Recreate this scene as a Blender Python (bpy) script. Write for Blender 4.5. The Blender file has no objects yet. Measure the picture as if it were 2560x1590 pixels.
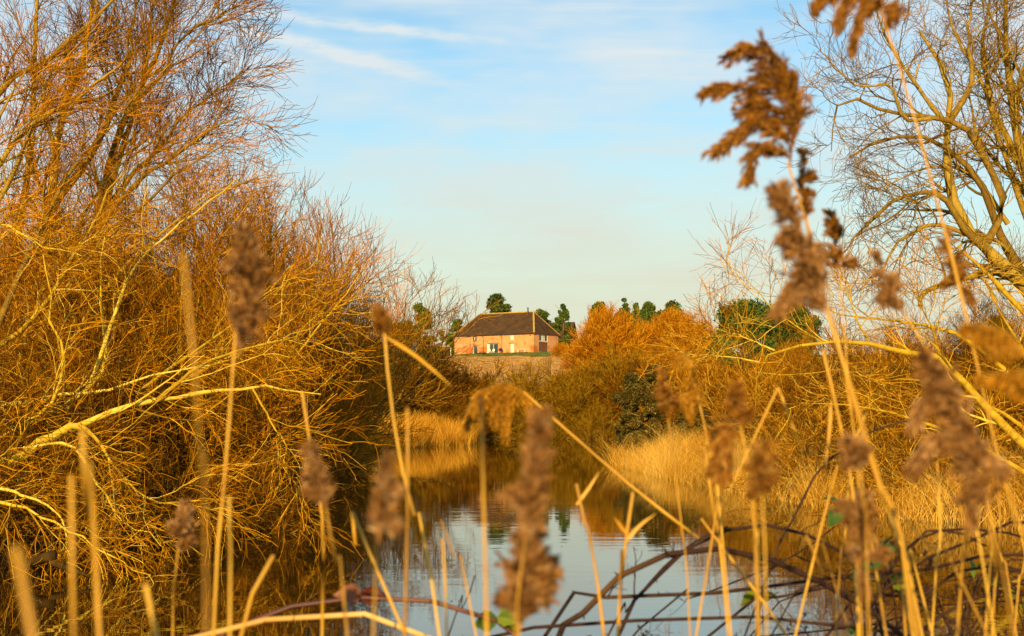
import bpy, bmesh, math, random
import numpy as np
from mathutils import Vector
C = bpy.context.scene.collection
SC = bpy.context.scene
R_ = math.radians

# ------------------------------------------------------------------ camera
FPX = 3500.0                      # focal length in pixels of the 2560 wide photograph
CAMH = 2.0
PITCH = math.atan((1027 - 795) / FPX)
cam = bpy.data.cameras.new('camera'); co = bpy.data.objects.new('camera', cam); C.objects.link(co)
co.location = (0, 0, CAMH); co.rotation_euler = (R_(90) + PITCH, 0, 0)
cam.sensor_width = 36; cam.lens = 36 * FPX / 2560
cam.clip_start = 0.05; cam.clip_end = 6000
cam.dof.use_dof = True; cam.dof.focus_distance = 38; cam.dof.aperture_fstop = 7.0
SC.camera = co

# ------------------------------------------------------------------ sun and sky
SUN_EL = R_(16); SUN_XY = (-0.20, -0.98)
sun_az = math.atan2(SUN_XY[0], SUN_XY[1])           # clockwise from +Y
sd = Vector((SUN_XY[0] * math.cos(SUN_EL), SUN_XY[1] * math.cos(SUN_EL), math.sin(SUN_EL)))
sl = bpy.data.lights.new('sun', 'SUN'); sl.energy = 5.0; sl.angle = R_(0.5); sl.color = (1.0, 0.70, 0.29)
so = bpy.data.objects.new('sun', sl); C.objects.link(so)
so.rotation_euler = (-sd).to_track_quat('-Z', 'Y').to_euler(); so.location = (-40, -60, 40)

wd = bpy.data.worlds.new('World'); SC.world = wd; wd.use_nodes = True
def world_nodes():
    nt = wd.node_tree; N = nt.nodes; L = nt.links
    bg = N['Background']
    def new(t, **k):
        n = N.new(t)
        for a, b in k.items(): setattr(n, a, b)
        return n
    def m(op, a, b=None, c=None):
        n = new('ShaderNodeMath', operation=op)
        for i, v in enumerate((a, b, c)):
            if v is None: continue
            if isinstance(v, (int, float)): n.inputs[i].default_value = v
            else: L.new(v, n.inputs[i])
        return n.outputs[0]
    def smooth(v, lo, hi):
        n = new('ShaderNodeMapRange', interpolation_type='SMOOTHSTEP')
        L.new(v, n.inputs['Value']); n.inputs['From Min'].default_value = lo; n.inputs['From Max'].default_value = hi
        return n.outputs[0]
    def noise(vec, scale, detail=5, rough=.6):
        n = new('ShaderNodeTexNoise'); L.new(vec, n.inputs['Vector'])
        n.inputs['Scale'].default_value = scale; n.inputs['Detail'].default_value = detail; n.inputs['Roughness'].default_value = rough
        return n.outputs['Fac']
    sky = new('ShaderNodeTexSky', sky_type='NISHITA'); sky.sun_disc = False
    sky.sun_elevation = SUN_EL; sky.sun_rotation = sun_az; sky.air_density = 1.0; sky.dust_density = 0.6; sky.ozone_density = 2.0
    tc = new('ShaderNodeTexCoord'); sp = new('ShaderNodeSeparateXYZ'); L.new(tc.outputs['Generated'], sp.inputs[0])
    x, y, z = sp.outputs
    hy = m('MAXIMUM', m('ABSOLUTE', y), 0.05)
    u = m('DIVIDE', x, hy); v = m('DIVIDE', z, hy)
    def comb(a, b):
        n = new('ShaderNodeCombineXYZ'); L.new(a, n.inputs[0]); L.new(b, n.inputs[1]); return n.outputs[0]
    # high thin cloud: wide soft veils, streaks, two spreading contrails
    veil = smooth(noise(comb(m('MULTIPLY', u, 2.2), m('MULTIPLY', v, 7.0)), 1.6, 4), .32, .66)
    streak = smooth(noise(comb(m('MULTIPLY', u, 2.0), m('MULTIPLY', v, 38.0)), 2.2, 6, .62), .48, .78)
    wob = m('MULTIPLY', m('SUBTRACT', noise(comb(m('MULTIPLY', u, 9), m('MULTIPLY', v, 9)), 2.0, 3), .5), .012)
    fine = noise(comb(m('MULTIPLY', u, 14), m('MULTIPLY', v, 60)), 1.5, 6, .7)
    def trail(u0, v0, u1, v1, w0, w1, amp):
        k = (v1 - v0) / (u1 - u0)
        d = m('ABSOLUTE', m('ADD', m('SUBTRACT', v, m('ADD', m('MULTIPLY', u, k), v0 - k * u0)), wob))
        t = m('DIVIDE', m('SUBTRACT', u, u0), u1 - u0)
        wdt = m('ADD', m('MULTIPLY', t, w1 - w0), w0)
        core = m('SUBTRACT', 1.0, smooth(m('DIVIDE', d, m('MAXIMUM', wdt, .002)), .1, 1.0))
        fade = m('MULTIPLY', smooth(t, -.35, .1), m('SUBTRACT', 1.0, smooth(t, .55, 1.15)))
        return m('MULTIPLY', m('MULTIPLY', m('MULTIPLY', core, fade), smooth(fine, .2, .7)), amp)
    def uv(px, py): return (px - 1280) / FPX, (1027 - py) / FPX
    t1 = trail(*uv(560, 8), *uv(1330, 104), .009, .005, .9)
    t2 = trail(*uv(560, 48), *uv(1180, 215), .011, .007, 1.0)
    t3 = trail(*uv(1560, 362), *uv(1800, 388), .004, .003, .4)
    cl = m('MINIMUM', m('ADD', m('ADD', m('MULTIPLY', veil, .85), m('MULTIPLY', streak, .32)), m('ADD', t1, m('ADD', t2, t3))), 1.0)
    # sky colour is graded a little cyan, and pale warm air lies along the horizon
    grade = new('ShaderNodeMix', data_type='RGBA', blend_type='MULTIPLY'); grade.inputs[0].default_value = 1
    L.new(sky.outputs[0], grade.inputs[6]); grade.inputs[7].default_value = SKY_GRADE
    mixc = new('ShaderNodeMix', data_type='RGBA'); L.new(cl, mixc.inputs[0]); L.new(grade.outputs[2], mixc.inputs[6]); mixc.inputs[7].default_value = CLOUD
    hz = m('MULTIPLY', m('SUBTRACT', 1.0, smooth(v, 0.02, 0.27)), .9)
    mixh = new('ShaderNodeMix', data_type='RGBA'); L.new(hz, mixh.inputs[0]); L.new(mixc.outputs[2], mixh.inputs[6]); mixh.inputs[7].default_value = HORIZON
    L.new(mixh.outputs[2], bg.inputs['Color']); bg.inputs['Strength'].default_value = SKY_STRENGTH
SKY_GRADE = (1.10, 1.34, 1.28, 1); CLOUD = (5.6, 6.3, 6.6, 1); HORIZON = (5.7, 5.6, 3.9, 1); SKY_STRENGTH = 0.086
world_nodes()
SC.view_settings.view_transform = 'Standard'; SC.view_settings.look = 'None'
SC.view_settings.exposure = 0.6; SC.view_settings.gamma = 1
SC.cycles.max_bounces = 5; SC.cycles.diffuse_bounces = 2; SC.cycles.glossy_bounces = 3; SC.cycles.transmission_bounces = 2
SC.cycles.transparent_max_bounces = 4
SC.cycles.use_denoising = True
SC.cycles.caustics_reflective = False; SC.cycles.caustics_refractive = False

# ------------------------------------------------------------------ helpers
cp, sp_ = math.cos(PITCH), math.sin(PITCH)
def W(px, py, Y):
    """world point at distance Y seen at a pixel of the photograph"""
    dx = (px - 1280) / FPX; dy = (795 - py) / FPX
    d = np.array([dx, cp - dy * sp_, sp_ + dy * cp]); s = Y / d[1]
    return np.array([0, 0, CAMH]) + d * s

def tag(o, label=None, cat=None, group=None, kind=None):
    if label: o['label'] = label
    if cat: o['category'] = cat
    if group: o['group'] = group
    if kind: o['kind'] = kind
    return o
def empty(name, loc=(0, 0, 0), rz=0, label=None, cat=None, group=None):
    o = bpy.data.objects.new(name, None); C.objects.link(o)
    o.location = tuple(map(float, loc)); o.rotation_euler = (0, 0, rz); o.empty_display_size = .3
    return tag(o, label, cat, group)
def link(name, me, mat, parent=None):
    o = bpy.data.objects.new(name, me); C.objects.link(o)
    if mat is not None:
        if len(me.materials) == 0: me.materials.append(mat)
        if me.materials[0] is not mat:
            o.material_slots[0].link = 'OBJECT'; o.material_slots[0].material = mat
    if parent: o.parent = parent
    return o
def mesh_np(name, V, F, tone=None, smooth=True):
    """V (n,3), F list of (m,k) index arrays"""
    me = bpy.data.meshes.new(name)
    F = [f for f in F if len(f)]
    nl = sum(f.size for f in F); nf = sum(len(f) for f in F)
    me.vertices.add(len(V)); me.vertices.foreach_set('co', np.asarray(V, np.float32).ravel())
    me.loops.add(nl); me.loops.foreach_set('vertex_index', np.concatenate([f.ravel() for f in F]).astype(np.int32))
    me.polygons.add(nf)
    tot = np.concatenate([np.full(len(f), f.shape[1], np.int32) for f in F])
    st = np.concatenate([[0], np.cumsum(tot)[:-1]]).astype(np.int32)
    me.polygons.foreach_set('loop_start', st); me.polygons.foreach_set('loop_total', tot)
    me.polygons.foreach_set('use_smooth', np.full(nf, smooth))
    if tone is not None:
        a = me.attributes.new('tone', 'FLOAT', 'POINT'); a.data.foreach_set('value', np.asarray(tone, np.float32).ravel())
    me.update(); me.validate()
    return me
def norm(a): return a / np.maximum(np.linalg.norm(a, axis=-1, keepdims=True), 1e-9)

class Tubes:
    def __init__(s): s.V = []; s.F = []; s.T = []; s.n = 0
    def raw(s, V, F, tone):
        V = np.asarray(V, float).reshape(-1, 3)
        s.V.append(V); s.F.append(np.asarray(F) + s.n); s.T.append(np.broadcast_to(tone, (len(V),)).astype(float)); s.n += len(V)
    def add(s, P, R, tone, k=3, cap=False):
        N, n, _ = P.shape
        T = np.empty_like(P); T[:, 1:-1] = P[:, 2:] - P[:, :-2]; T[:, 0] = P[:, 1] - P[:, 0]; T[:, -1] = P[:, -1] - P[:, -2]
        T = norm(T)
        mean = norm(P[:, -1] - P[:, 0]); ref = np.where(np.abs(mean[:, 2:3]) > .8, np.array([[1., 0, 0]]), np.array([[0, 0, 1.]]))
        A = norm(np.cross(ref[:, None, :], T)); B = np.cross(T, A)
        ang = np.arange(k) * 2 * math.pi / k
        V = P[:, :, None, :] + R[:, :, None, None] * (np.cos(ang)[None, None, :, None] * A[:, :, None, :] + np.sin(ang)[None, None, :, None] * B[:, :, None, :])
        idx = np.arange(N * n * k).reshape(N, n, k)
        a = idx[:, :-1, :]; b = np.roll(a, -1, axis=2); c = np.roll(idx[:, 1:, :], -1, axis=2); d = idx[:, 1:, :]
        F = np.stack([a, b, c, d], -1).reshape(-1, 4)
        s.raw(V.reshape(-1, 3), F, np.broadcast_to(np.asarray(tone, float).reshape(-1, 1, 1), (N, n, k)).ravel() if np.ndim(tone) < 2 else np.repeat(np.asarray(tone)[:, :, None], k, 2).ravel())
        if cap:
            mid = P[:, -1]; 
            last = idx[:, -1, :] + (s.n - N * n * k)
            base = s.n
            s.V.append(mid); s.T.append(np.full(N, float(np.mean(tone)))); s.n += N
            tri = np.stack([last, np.roll(last, -1, 1), np.repeat((base + np.arange(N))[:, None], k, 1)], -1).reshape(-1, 3)
            s.F.append(np.concatenate([tri, tri[:, :1]], 1)[:, [0, 1, 2]] if False else tri)
    def mesh(s, name, smooth=True):
        V = np.concatenate(s.V); T = np.concatenate(s.T)
        return mesh_np(name, V, s.F, T, smooth)
    def build(s, name, mat, parent=None, smooth=True): return link(name, s.mesh(name, smooth), mat, parent)

def resample(pts, n):
    """smooth curve through pts (m,d) with n points"""
    p = np.asarray(pts, float); m = len(p)
    if m == 2: 
        t = np.linspace(0, 1, n)[:, None]; return p[0] * (1 - t) + p[1] * t
    q = np.vstack([2 * p[0] - p[1], p, 2 * p[-1] - p[-2]])
    seg = np.linalg.norm(np.diff(p, axis=0), axis=1); cum = np.concatenate([[0], np.cumsum(seg)])
    out = []
    for s in np.linspace(0, cum[-1], n):
        i = min(max(np.searchsorted(cum, s, side='right') - 1, 0), m - 2); t = (s - cum[i]) / max(seg[i], 1e-9)
        a, b, c, d = q[i], q[i + 1], q[i + 2], q[i + 3]
        out.append(.5 * (2 * b + (c - a) * t + (2 * a - 5 * b + 4 * c - d) * t * t + (3 * b - a - 3 * c + d) * t ** 3))
    return np.array(out)

def grow(rng, P, R, per, t0, t1, ang, length, npts, rr, tip, up=0.0, wig=.12, taper=.4, bias=None):
    """children on every parent curve: returns curves and radii"""
    N, n, _ = P.shape
    M = N * per
    idx = np.repeat(np.arange(N), per)
    t = t0 + (t1 - t0) * ((np.tile(np.arange(per), N) + rng.uniform(0, 1, M)) / per)
    f = np.clip(t, 0, .999) * (n - 1); i = f.astype(int); w = (f - i)[:, None]
    base = P[idx, i] * (1 - w) + P[idx, i + 1] * w
    tan = norm(P[idx, i + 1] - P[idx, i]); r0 = R[idx, i] * (1 - w[:, 0]) + R[idx, i + 1] * w[:, 0]
    v = rng.normal(size=(M, 3)); v -= (v * tan).sum(1, keepdims=True) * tan; v = norm(v)
    a = np.radians(rng.uniform(ang[0], ang[1], M))[:, None]
    d = np.cos(a) * tan + np.sin(a) * v
    if bias is not None: d = norm(d + np.asarray(bias))
    L = length * rng.uniform(.55, 1.3, M) * (1 - taper * (t - t0) / max(t1 - t0, 1e-6))
    Q = np.empty((M, npts, 3)); Q[:, 0] = base
    upv = np.asarray(up) if np.ndim(up) else np.array([0, 0, up])
    step = (L / (npts - 1))[:, None]
    for j in range(1, npts):
        Q[:, j] = Q[:, j - 1] + d * step
        d = norm(d + upv / npts + rng.normal(0, wig, (M, 3)))
    rs = np.maximum(r0 * rr, tip * 1.3) * rng.uniform(.8, 1.1, M)
    RR = rs[:, None] * (1 - np.linspace(0, 1, npts)[None]) + tip * np.linspace(0, 1, npts)[None]
    return Q, RR

# ------------------------------------------------------------------ materials
def mat_base(name):
    m = bpy.data.materials.new(name); m.use_nodes = True
    return m, m.node_tree.nodes, m.node_tree.links, m.node_tree.nodes['Principled BSDF']
def ramp(N, L, fac, stops):
    r = N.new('ShaderNodeValToRGB'); e = r.color_ramp.elements
    while len(e) < len(stops): e.new(.5)
    for k, (p, c) in enumerate(stops): e[k].position = p; e[k].color = (*c, 1)
    if fac is not None: L.new(fac, r.inputs[0])
    return r.outputs[0]
def tone_mat(name, stops, nscale=6.0, namt=.35, rough=.75, trans=0.0, spec=.05, rand=0.0):
    """base colour runs through stops by the 'tone' stored on each piece, with noise"""
    m, N, L, b = mat_base(name)
    at = N.new('ShaderNodeAttribute'); at.attribute_name = 'tone'
    tc = N.new('ShaderNodeTexCoord'); no = N.new('ShaderNodeTexNoise'); L.new(tc.outputs['Object'], no.inputs['Vector'])
    no.inputs['Scale'].default_value = nscale; no.inputs['Detail'].default_value = 3
    ma = N.new('ShaderNodeMath'); ma.operation = 'MULTIPLY_ADD'; L.new(no.outputs['Fac'], ma.inputs[0]); ma.inputs[1].default_value = namt; 
    sb = N.new('ShaderNodeMath'); sb.operation = 'SUBTRACT'; L.new(at.outputs['Fac'], sb.inputs[0]); sb.inputs[1].default_value = namt * .5
    L.new(sb.outputs[0], ma.inputs[2])
    fac = ma.outputs[0]
    if rand:
        oi = N.new('ShaderNodeObjectInfo'); r2 = N.new('ShaderNodeMath'); r2.operation = 'MULTIPLY_ADD'
        L.new(oi.outputs['Random'], r2.inputs[0]); r2.inputs[1].default_value = rand; L.new(fac, r2.inputs[2]); fac = r2.outputs[0]
    col = ramp(N, L, fac, stops)
    L.new(col, b.inputs['Base Color']); b.inputs['Roughness'].default_value = rough; b.inputs['Specular IOR Level'].default_value = spec
    if trans:
        tr = N.new('ShaderNodeBsdfTranslucent'); L.new(col, tr.inputs['Color']); mx = N.new('ShaderNodeMixShader'); mx.inputs[0].default_value = trans
        L.new(b.outputs[0], mx.inputs[1]); L.new(tr.outputs[0], mx.inputs[2]); L.new(mx.outputs[0], N['Material Output'].inputs['Surface'])
    return m
def plain(name, col, rough=.6, var=.25, scale=8, metal=0, spec=.4, bump=0):
    m, N, L, b = mat_base(name)
    tc = N.new('ShaderNodeTexCoord'); no = N.new('ShaderNodeTexNoise'); L.new(tc.outputs['Object'], no.inputs['Vector']); no.inputs['Scale'].default_value = scale; no.inputs['Detail'].default_value = 5
    lo = tuple(c * (1 - var) for c in col); hi = tuple(min(c * (1 + var), 1) for c in col)
    L.new(ramp(N, L, no.outputs['Fac'], [(.3, lo), (.7, hi)]), b.inputs['Base Color'])
    b.inputs['Roughness'].default_value = rough; b.inputs['Metallic'].default_value = metal; b.inputs['Specular IOR Level'].default_value = spec
    if bump:
        bu = N.new('ShaderNodeBump'); bu.inputs['Strength'].default_value = bump; L.new(no.outputs['Fac'], bu.inputs['Height']); L.new(bu.outputs[0], b.inputs['Normal'])
    return m

M = {}
M['bark'] = tone_mat('lichened bark', [(0, (.07, .033, .004)), (.45, (.30, .18, .012)), (.75, (.54, .36, .028)), (1, (.70, .52, .09))], 9, .6)
M['bark_dark'] = tone_mat('dark bark', [(0, (.04, .022, .006)), (.5, (.17, .10, .018)), (1, (.42, .29, .045))], 7, .6)
M['twig_gold'] = tone_mat('golden twigs', [(0, (.06, .021, .0005)), (.4, (.30, .116, .002)), (.75, (.64, .295, .006)), (1, (.82, .53, .06))], 3, .3)
M['twig_orange'] = tone_mat('orange twigs', [(0, (.08, .026, .0005)), (.4, (.36, .13, .0015)), (.8, (.60, .245, .003)), (1, (.70, .38, .02))], 2, .3)
M['twig_red'] = tone_mat('reddish brown twigs', [(0, (.05, .019, .0008)), (.5, (.25, .098, .003)), (1, (.54, .29, .015))], 2, .3)
M['twig_tan'] = tone_mat('golden brown twigs', [(0, (.06, .028, .002)), (.5, (.27, .145, .008)), (1, (.55, .36, .04))], 2, .3)
M['twig_brown'] = tone_mat('brown twigs', [(0, (.03, .011, .0004)), (.5, (.17, .066, .001)), (1, (.42, .19, .004))], 2, .35)
M['twig_olive'] = tone_mat('olive twigs', [(0, (.05, .025, .001)), (.5, (.24, .120, .003)), (1, (.48, .27, .012))], 2, .35)
M['twig_flame'] = tone_mat('flame orange twigs', [(0, (.15, .050, .001)), (.5, (.56, .21, .003)), (1, (.72, .36, .012))], 1, .3)
M['straw'] = tone_mat('dry straw', [(0, (.28, .118, .005)), (.5, (.72, .375, .030)), (1, (.92, .63, .16))], 3, .35, .8, .25)
M['straw_red'] = tone_mat('rusty dry reed', [(0, (.26, .10, .004)), (.5, (.66, .30, .015)), (1, (.84, .48, .06))], 3, .35, .8, .25)
M['stem'] = tone_mat('reed stem', [(0, (.23, .11, .007)), (.5, (.52, .27, .018)), (1, (.70, .42, .05))], 30, .5, .5, .0, .4)
M['stem_pale'] = tone_mat('pale dead stem', [(0, (.36, .19, .05)), (.5, (.58, .35, .11)), (1, (.72, .50, .21))], 30, .5, .6)
M['plume'] = tone_mat('brown reed plume', [(0, (.03, .010, .003)), (.4, (.20, .075, .009)), (.8, (.50, .22, .025)), (1, (.62, .36, .10))], 40, .3, .8, .42)
M['plume_grey'] = tone_mat('greyish reed plume', [(0, (.04, .016, .007)), (.4, (.26, .110, .026)), (.8, (.52, .27, .075)), (1, (.66, .43, .22))], 40, .3, .8, .42)
M['plume_gold'] = tone_mat('golden reed plume', [(0, (.07, .028, .002)), (.4, (.34, .145, .006)), (.8, (.62, .29, .015)), (1, (.72, .42, .07))], 40, .3, .8, .42)
M['cane'] = tone_mat('purple bramble cane', [(0, (.012, .006, .005)), (.5, (.034, .015, .010)), (1, (.085, .042, .014))], 25, .6, .7, 0, .12)
M['cane_red'] = tone_mat('red bramble cane', [(0, (.03, .008, .006)), (.5, (.085, .022, .014)), (1, (.17, .06, .025))], 25, .6, .5, 0, .4)
M['bramble_leaf'] = tone_mat('bramble leaf', [(0, (.02, .05, .012)), (.6, (.06, .12, .02)), (1, (.18, .22, .02))], 30, .4, .6, .2, .12)
M['bramble_leaf_red'] = tone_mat('red bramble leaf', [(0, (.05, .008, .006)), (.6, (.12, .020, .009)), (1, (.22, .08, .02))], 30, .4, .5, .2, .4)
M['pine'] = tone_mat('pine needles', [(0, (.018, .035, .012)), (.5, (.055, .085, .022)), (1, (.17, .19, .035))], .5, .4, .7, .1)
M['evergreen'] = tone_mat('evergreen leaves', [(0, (.014, .034, .010)), (.5, (.06, .10, .016)), (1, (.16, .20, .03))], .5, .4, .6, .1)
M['greentree'] = tone_mat('bright evergreen leaves', [(0, (.022, .06, .012)), (.5, (.06, .13, .02)), (1, (.14, .21, .03))], .5, .4, .6, .1)
M['ivy'] = tone_mat('ivy leaves', [(0, (.016, .016, .003)), (.6, (.070, .055, .008)), (1, (.24, .15, .025))], 2, .3, .75, .0, .12)
M['sedge'] = M['straw_red']

# ------------------------------------------------------------------ ground and water
SHORE = np.array([(-14, 5.2), (-9.5, 11), (-7.2, 17), (-5.6, 22), (-6.3, 32), (-6.6, 44), (-7.2, 62), (-6.9, 72), (-5.2, 79), (-3.2, 83), (-3.0, 92), (-2.6, 100), (2.5, 103),
                  (7.6, 100), (6.9, 80), (4.7, 57), (4.8, 50), (5.5, 40.5), (6.4, 34.5), (7.6, 27), (9.2, 24), (15, 22.5), (18, 12), (14, 5.2), (4, 4.6), (-5, 4.9)], float)
def shore_dist(x, y):
    """signed distance to the pond outline (negative on the water)"""
    p = np.stack([x, y], -1); a = SHORE; b = np.roll(SHORE, -1, 0)
    d = np.full(x.shape, 1e9); inside = np.zeros(x.shape, bool)
    for (ax, ay), (bx, by) in zip(a, b):
        ex, ey = bx - ax, by - ay; t = np.clip(((x - ax) * ex + (y - ay) * ey) / (ex * ex + ey * ey), 0, 1)
        d = np.minimum(d, np.hypot(x - ax - t * ex, y - ay - t * ey))
        c = ((ay > y) != (by > y)) & (x < (bx - ax) * (y - ay) / (by - ay + 1e-12) + ax); inside ^= c
    return np.where(inside, -d, d)
def sstep(a, b, x): t = np.clip((x - a) / (b - a), 0, 1); return t * t * (3 - 2 * t)
def height(x, y):
    x = np.asarray(x, float); y = np.asarray(y, float)
    d = shore_dist(x, y)
    z = np.where(d < 0, np.maximum(d * .5, -1.2), .85 * (1 - np.exp(-np.maximum(d, 0) / 2.2)))
    hill = np.interp(y, [-1e4, 104, 130, 200, 260, 318, 336, 430, 700, 1500, 1e4], [0, 0, 1.2, 5.6, 9.4, 13.6, 14.6, 15.4, 14, 8, 5])
    z = z + hill * sstep(-260, -60, -np.abs(x) * .55 + 20)
    z = z + .12 * np.sin(x * .31 + 1) * np.sin(y * .23) * sstep(2, 14, d) + .5 * np.sin(x * .021 + 2) * np.sin(y * .017) * sstep(30, 120, d)
    return z
def H(x, y): return float(height(np.array([x]), np.array([y]))[0])
def on_ground(px, Y):
    x = (px - 1280) / FPX * Y * 1.0
    return np.array([x, Y, H(x, Y)])

def grid_sheet(name, xs, ys, mat, zoff=0.0):
    X, Yg = np.meshgrid(xs, ys); Z = height(X, Yg) + zoff
    V = np.stack([X, Yg, Z], -1).reshape(-1, 3); nx, ny = len(xs), len(ys)
    i = np.arange(nx * ny).reshape(ny, nx); F = np.stack([i[:-1, :-1], i[:-1, 1:], i[1:, 1:], i[1:, :-1]], -1).reshape(-1, 4)
    return link(name, mesh_np(name, V, [F]), mat)
def ground_mat():
    m, N, L, b = mat_base('bank earth and stubble')
    g = N.new('ShaderNodeNewGeometry'); s = N.new('ShaderNodeSeparateXYZ'); L.new(g.outputs['Position'], s.inputs[0])
    def noise(sc, sy=1, det=6):
        mp = N.new('ShaderNodeMapping'); mp.inputs['Scale'].default_value = (1, sy, 1); L.new(g.outputs['Position'], mp.inputs['Vector'])
        n = N.new('ShaderNodeTexNoise'); n.inputs['Scale'].default_value = sc; n.inputs['Detail'].default_value = det; n.inputs['Roughness'].default_value = .65; L.new(mp.outputs[0], n.inputs['Vector']); return n.outputs['Fac']
    earth = ramp(N, L, noise(1.4), [(.3, (.030, .017, .007)), (.55, (.075, .042, .014)), (.75, (.16, .085, .025))])
    field = ramp(N, L, noise(.55, .35, 8), [(.30, (.26, .115, .022)), (.48, (.48, .24, .055)), (.62, (.60, .35, .10)), (.78, (.36, .18, .030))])
    r = N.new('ShaderNodeMapRange'); L.new(s.outputs['Y'], r.inputs[0]); r.inputs[1].default_value = 106; r.inputs[2].default_value = 135
    mx = N.new('ShaderNodeMix'); mx.data_type = 'RGBA'; L.new(r.outputs[0], mx.inputs[0]); L.new(earth, mx.inputs[6]); L.new(field, mx.inputs[7])
    L.new(mx.outputs[2], b.inputs['Base Color']); b.inputs['Roughness'].default_value = .95; b.inputs['Specular IOR Level'].default_value = .1
    bu = N.new('ShaderNodeBump'); bu.inputs['Strength'].default_value = .6; bu.inputs['Distance'].default_value = .3; L.new(noise(3), bu.inputs['Height']); L.new(bu.outputs[0], b.inputs['Normal'])
    return m
def axis(*spans): return np.unique(np.concatenate([np.arange(a, b, s) for a, b, s in spans]))
xs = axis((-3000, -300, 150), (-300, -60, 12), (-60, -18, 2), (-18, 18, .4), (18, 60, 2), (60, 300, 12), (300, 3001, 150))
ys = axis((-400, -20, 40), (-20, -4, 2), (-4, 110, .7), (110, 440, 4), (440, 1000, 40), (1000, 5001, 250))
tag(grid_sheet('ground', xs, ys, ground_mat()), kind='structure')

def water_mat():
    m, N, L, b = mat_base('pond water')
    tc = N.new('ShaderNodeTexCoord')
    def noise(sx, sy, sc, det, rough=.5):
        mp = N.new('ShaderNodeMapping'); mp.inputs['Scale'].default_value = (sx, sy, 1); L.new(tc.outputs['Object'], mp.inputs['Vector'])
        n = N.new('ShaderNodeTexNoise'); n.inputs['Scale'].default_value = sc; n.inputs['Detail'].default_value = det; n.inputs['Roughness'].default_value = rough; L.new(mp.outputs[0], n.inputs['Vector']); return n.outputs['Fac']
    b.inputs['Base Color'].default_value = (.018, .010, .002, 1); b.inputs['Roughness'].default_value = .012; b.inputs['IOR'].default_value = 1.8
    b.inputs['Specular IOR Level'].default_value = .62
    a1 = noise(.5, 1.5, 2.0, 2); a2 = noise(.28, 1.0, 2.6, 3, .5)
    # breeze patches: the ripples are stronger in some places than others
    pa = noise(.05, .22, 1.0, 2); pr = N.new('ShaderNodeMapRange'); L.new(pa, pr.inputs[0]); pr.inputs[1].default_value = .38; pr.inputs[2].default_value = .62; pr.inputs[3].default_value = .25; pr.inputs[4].default_value = 1.0
    sy = N.new('ShaderNodeSeparateXYZ'); L.new(tc.outputs['Object'], sy.inputs[0]); near = N.new('ShaderNodeMapRange'); L.new(sy.outputs['Y'], near.inputs[0]); near.inputs[1].default_value = 60; near.inputs[2].default_value = 26; near.inputs[3].default_value = .12; near.inputs[4].default_value = 1
    pm = N.new('ShaderNodeMath'); pm.operation = 'MULTIPLY'; L.new(pr.outputs[0], pm.inputs[0]); L.new(near.outputs[0], pm.inputs[1])
    mul = N.new('ShaderNodeMath'); mul.operation = 'MULTIPLY'; L.new(a2, mul.inputs[0]); L.new(pm.outputs[0], mul.inputs[1])
    b1 = N.new('ShaderNodeBump'); b1.inputs['Strength'].default_value = 1; b1.inputs['Distance'].default_value = WAVE1; L.new(a1, b1.inputs['Height'])
    b2 = N.new('ShaderNodeBump'); b2.inputs['Strength'].default_value = 1; b2.inputs['Distance'].default_value = WAVE2; L.new(mul.outputs[0], b2.inputs['Height']); L.new(b1.outputs[0], b2.inputs['Normal'])
    L.new(b2.outputs[0], b.inputs['Normal'])
    return m
WAVE1, WAVE2 = .0005, .0030
wv = np.array([(-40, -4, 0), (40, -4, 0), (40, 108, 0), (-40, 108, 0)], float)
tag(link('water', mesh_np('water', wv, [np.array([[0, 1, 2, 3]])], smooth=False), water_mat()), kind='structure')

# ------------------------------------------------------------------ bare trees
def limbs_from_px(limbs, n=14):
    """limbs: list of (pixel points, Y near, Y far, base radius, tip radius) -> curves"""
    P = []; R = []
    for pts, y0, y1, r0, r1 in limbs:
        k = len(pts); w = [W(px, py, y0 + (y1 - y0) * i / (k - 1)) for i, (px, py) in enumerate(pts)]
        P.append(resample(w, n)); R.append(np.linspace(r0, r1, n))
    return np.array(P), np.array(R)
def tree_object(name, base, label, cat, trunk, crown, mt, mc, group=None, rz=0, sc=1.0):
    e = empty(name, base, rz, label, cat, group); e.scale = (sc, sc, sc)
    link('trunk', trunk, mt, e); link('crown', crown, mc, e)
    return e
def local(P, base): return P - np.asarray(base)

def traced_tree(name, label, limbs, base, rng, levels, mt, mc, wig0=.0, cat='tree', thick_tone=(.45, 1.0), group=None, thick=1.0):
    """levels: dicts for grow(); the first n_t levels join the trunk mesh"""
    P, R = limbs_from_px(limbs); R = R * thick * rng.uniform(.86, 1.16, R.shape)
    P = P + rng.normal(0, wig0, P.shape) * np.linspace(0, 1, P.shape[1])[None, :, None]
    P = local(P, base)
    tr = Tubes(); cr = Tubes()
    tr.add(P, R, rng.uniform(*thick_tone, len(P)), 6)
    src = [(P, R)]
    for lv in levels:
        out = []
        for p, r in (src if not lv.get('all') else src + prev):
            out.append(grow(rng, p, r, lv['per'], lv.get('t0', .15), lv.get('t1', 1), lv.get('ang', (25, 60)), lv['len'], lv.get('n', 6), lv.get('rr', .5), lv['tip'], lv.get('up', .2), lv.get('wig', .12), lv.get('taper', .4), lv.get('bias')))
        Q = np.concatenate([o[0] for o in out]); S = np.concatenate([o[1] for o in out])
        tgt = tr if lv.get('trunk') else cr
        tone = rng.uniform(*lv.get('tone', (.1, .9)), len(Q))
        tgt.add(Q, S, tone, lv.get('k', 3))
        prev = src; src = [(Q, S)]
    e = empty(name, base, 0, label, cat, group)
    tr.build('trunk', mt, e); cr.build('crown', mc, e)
    return e

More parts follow.
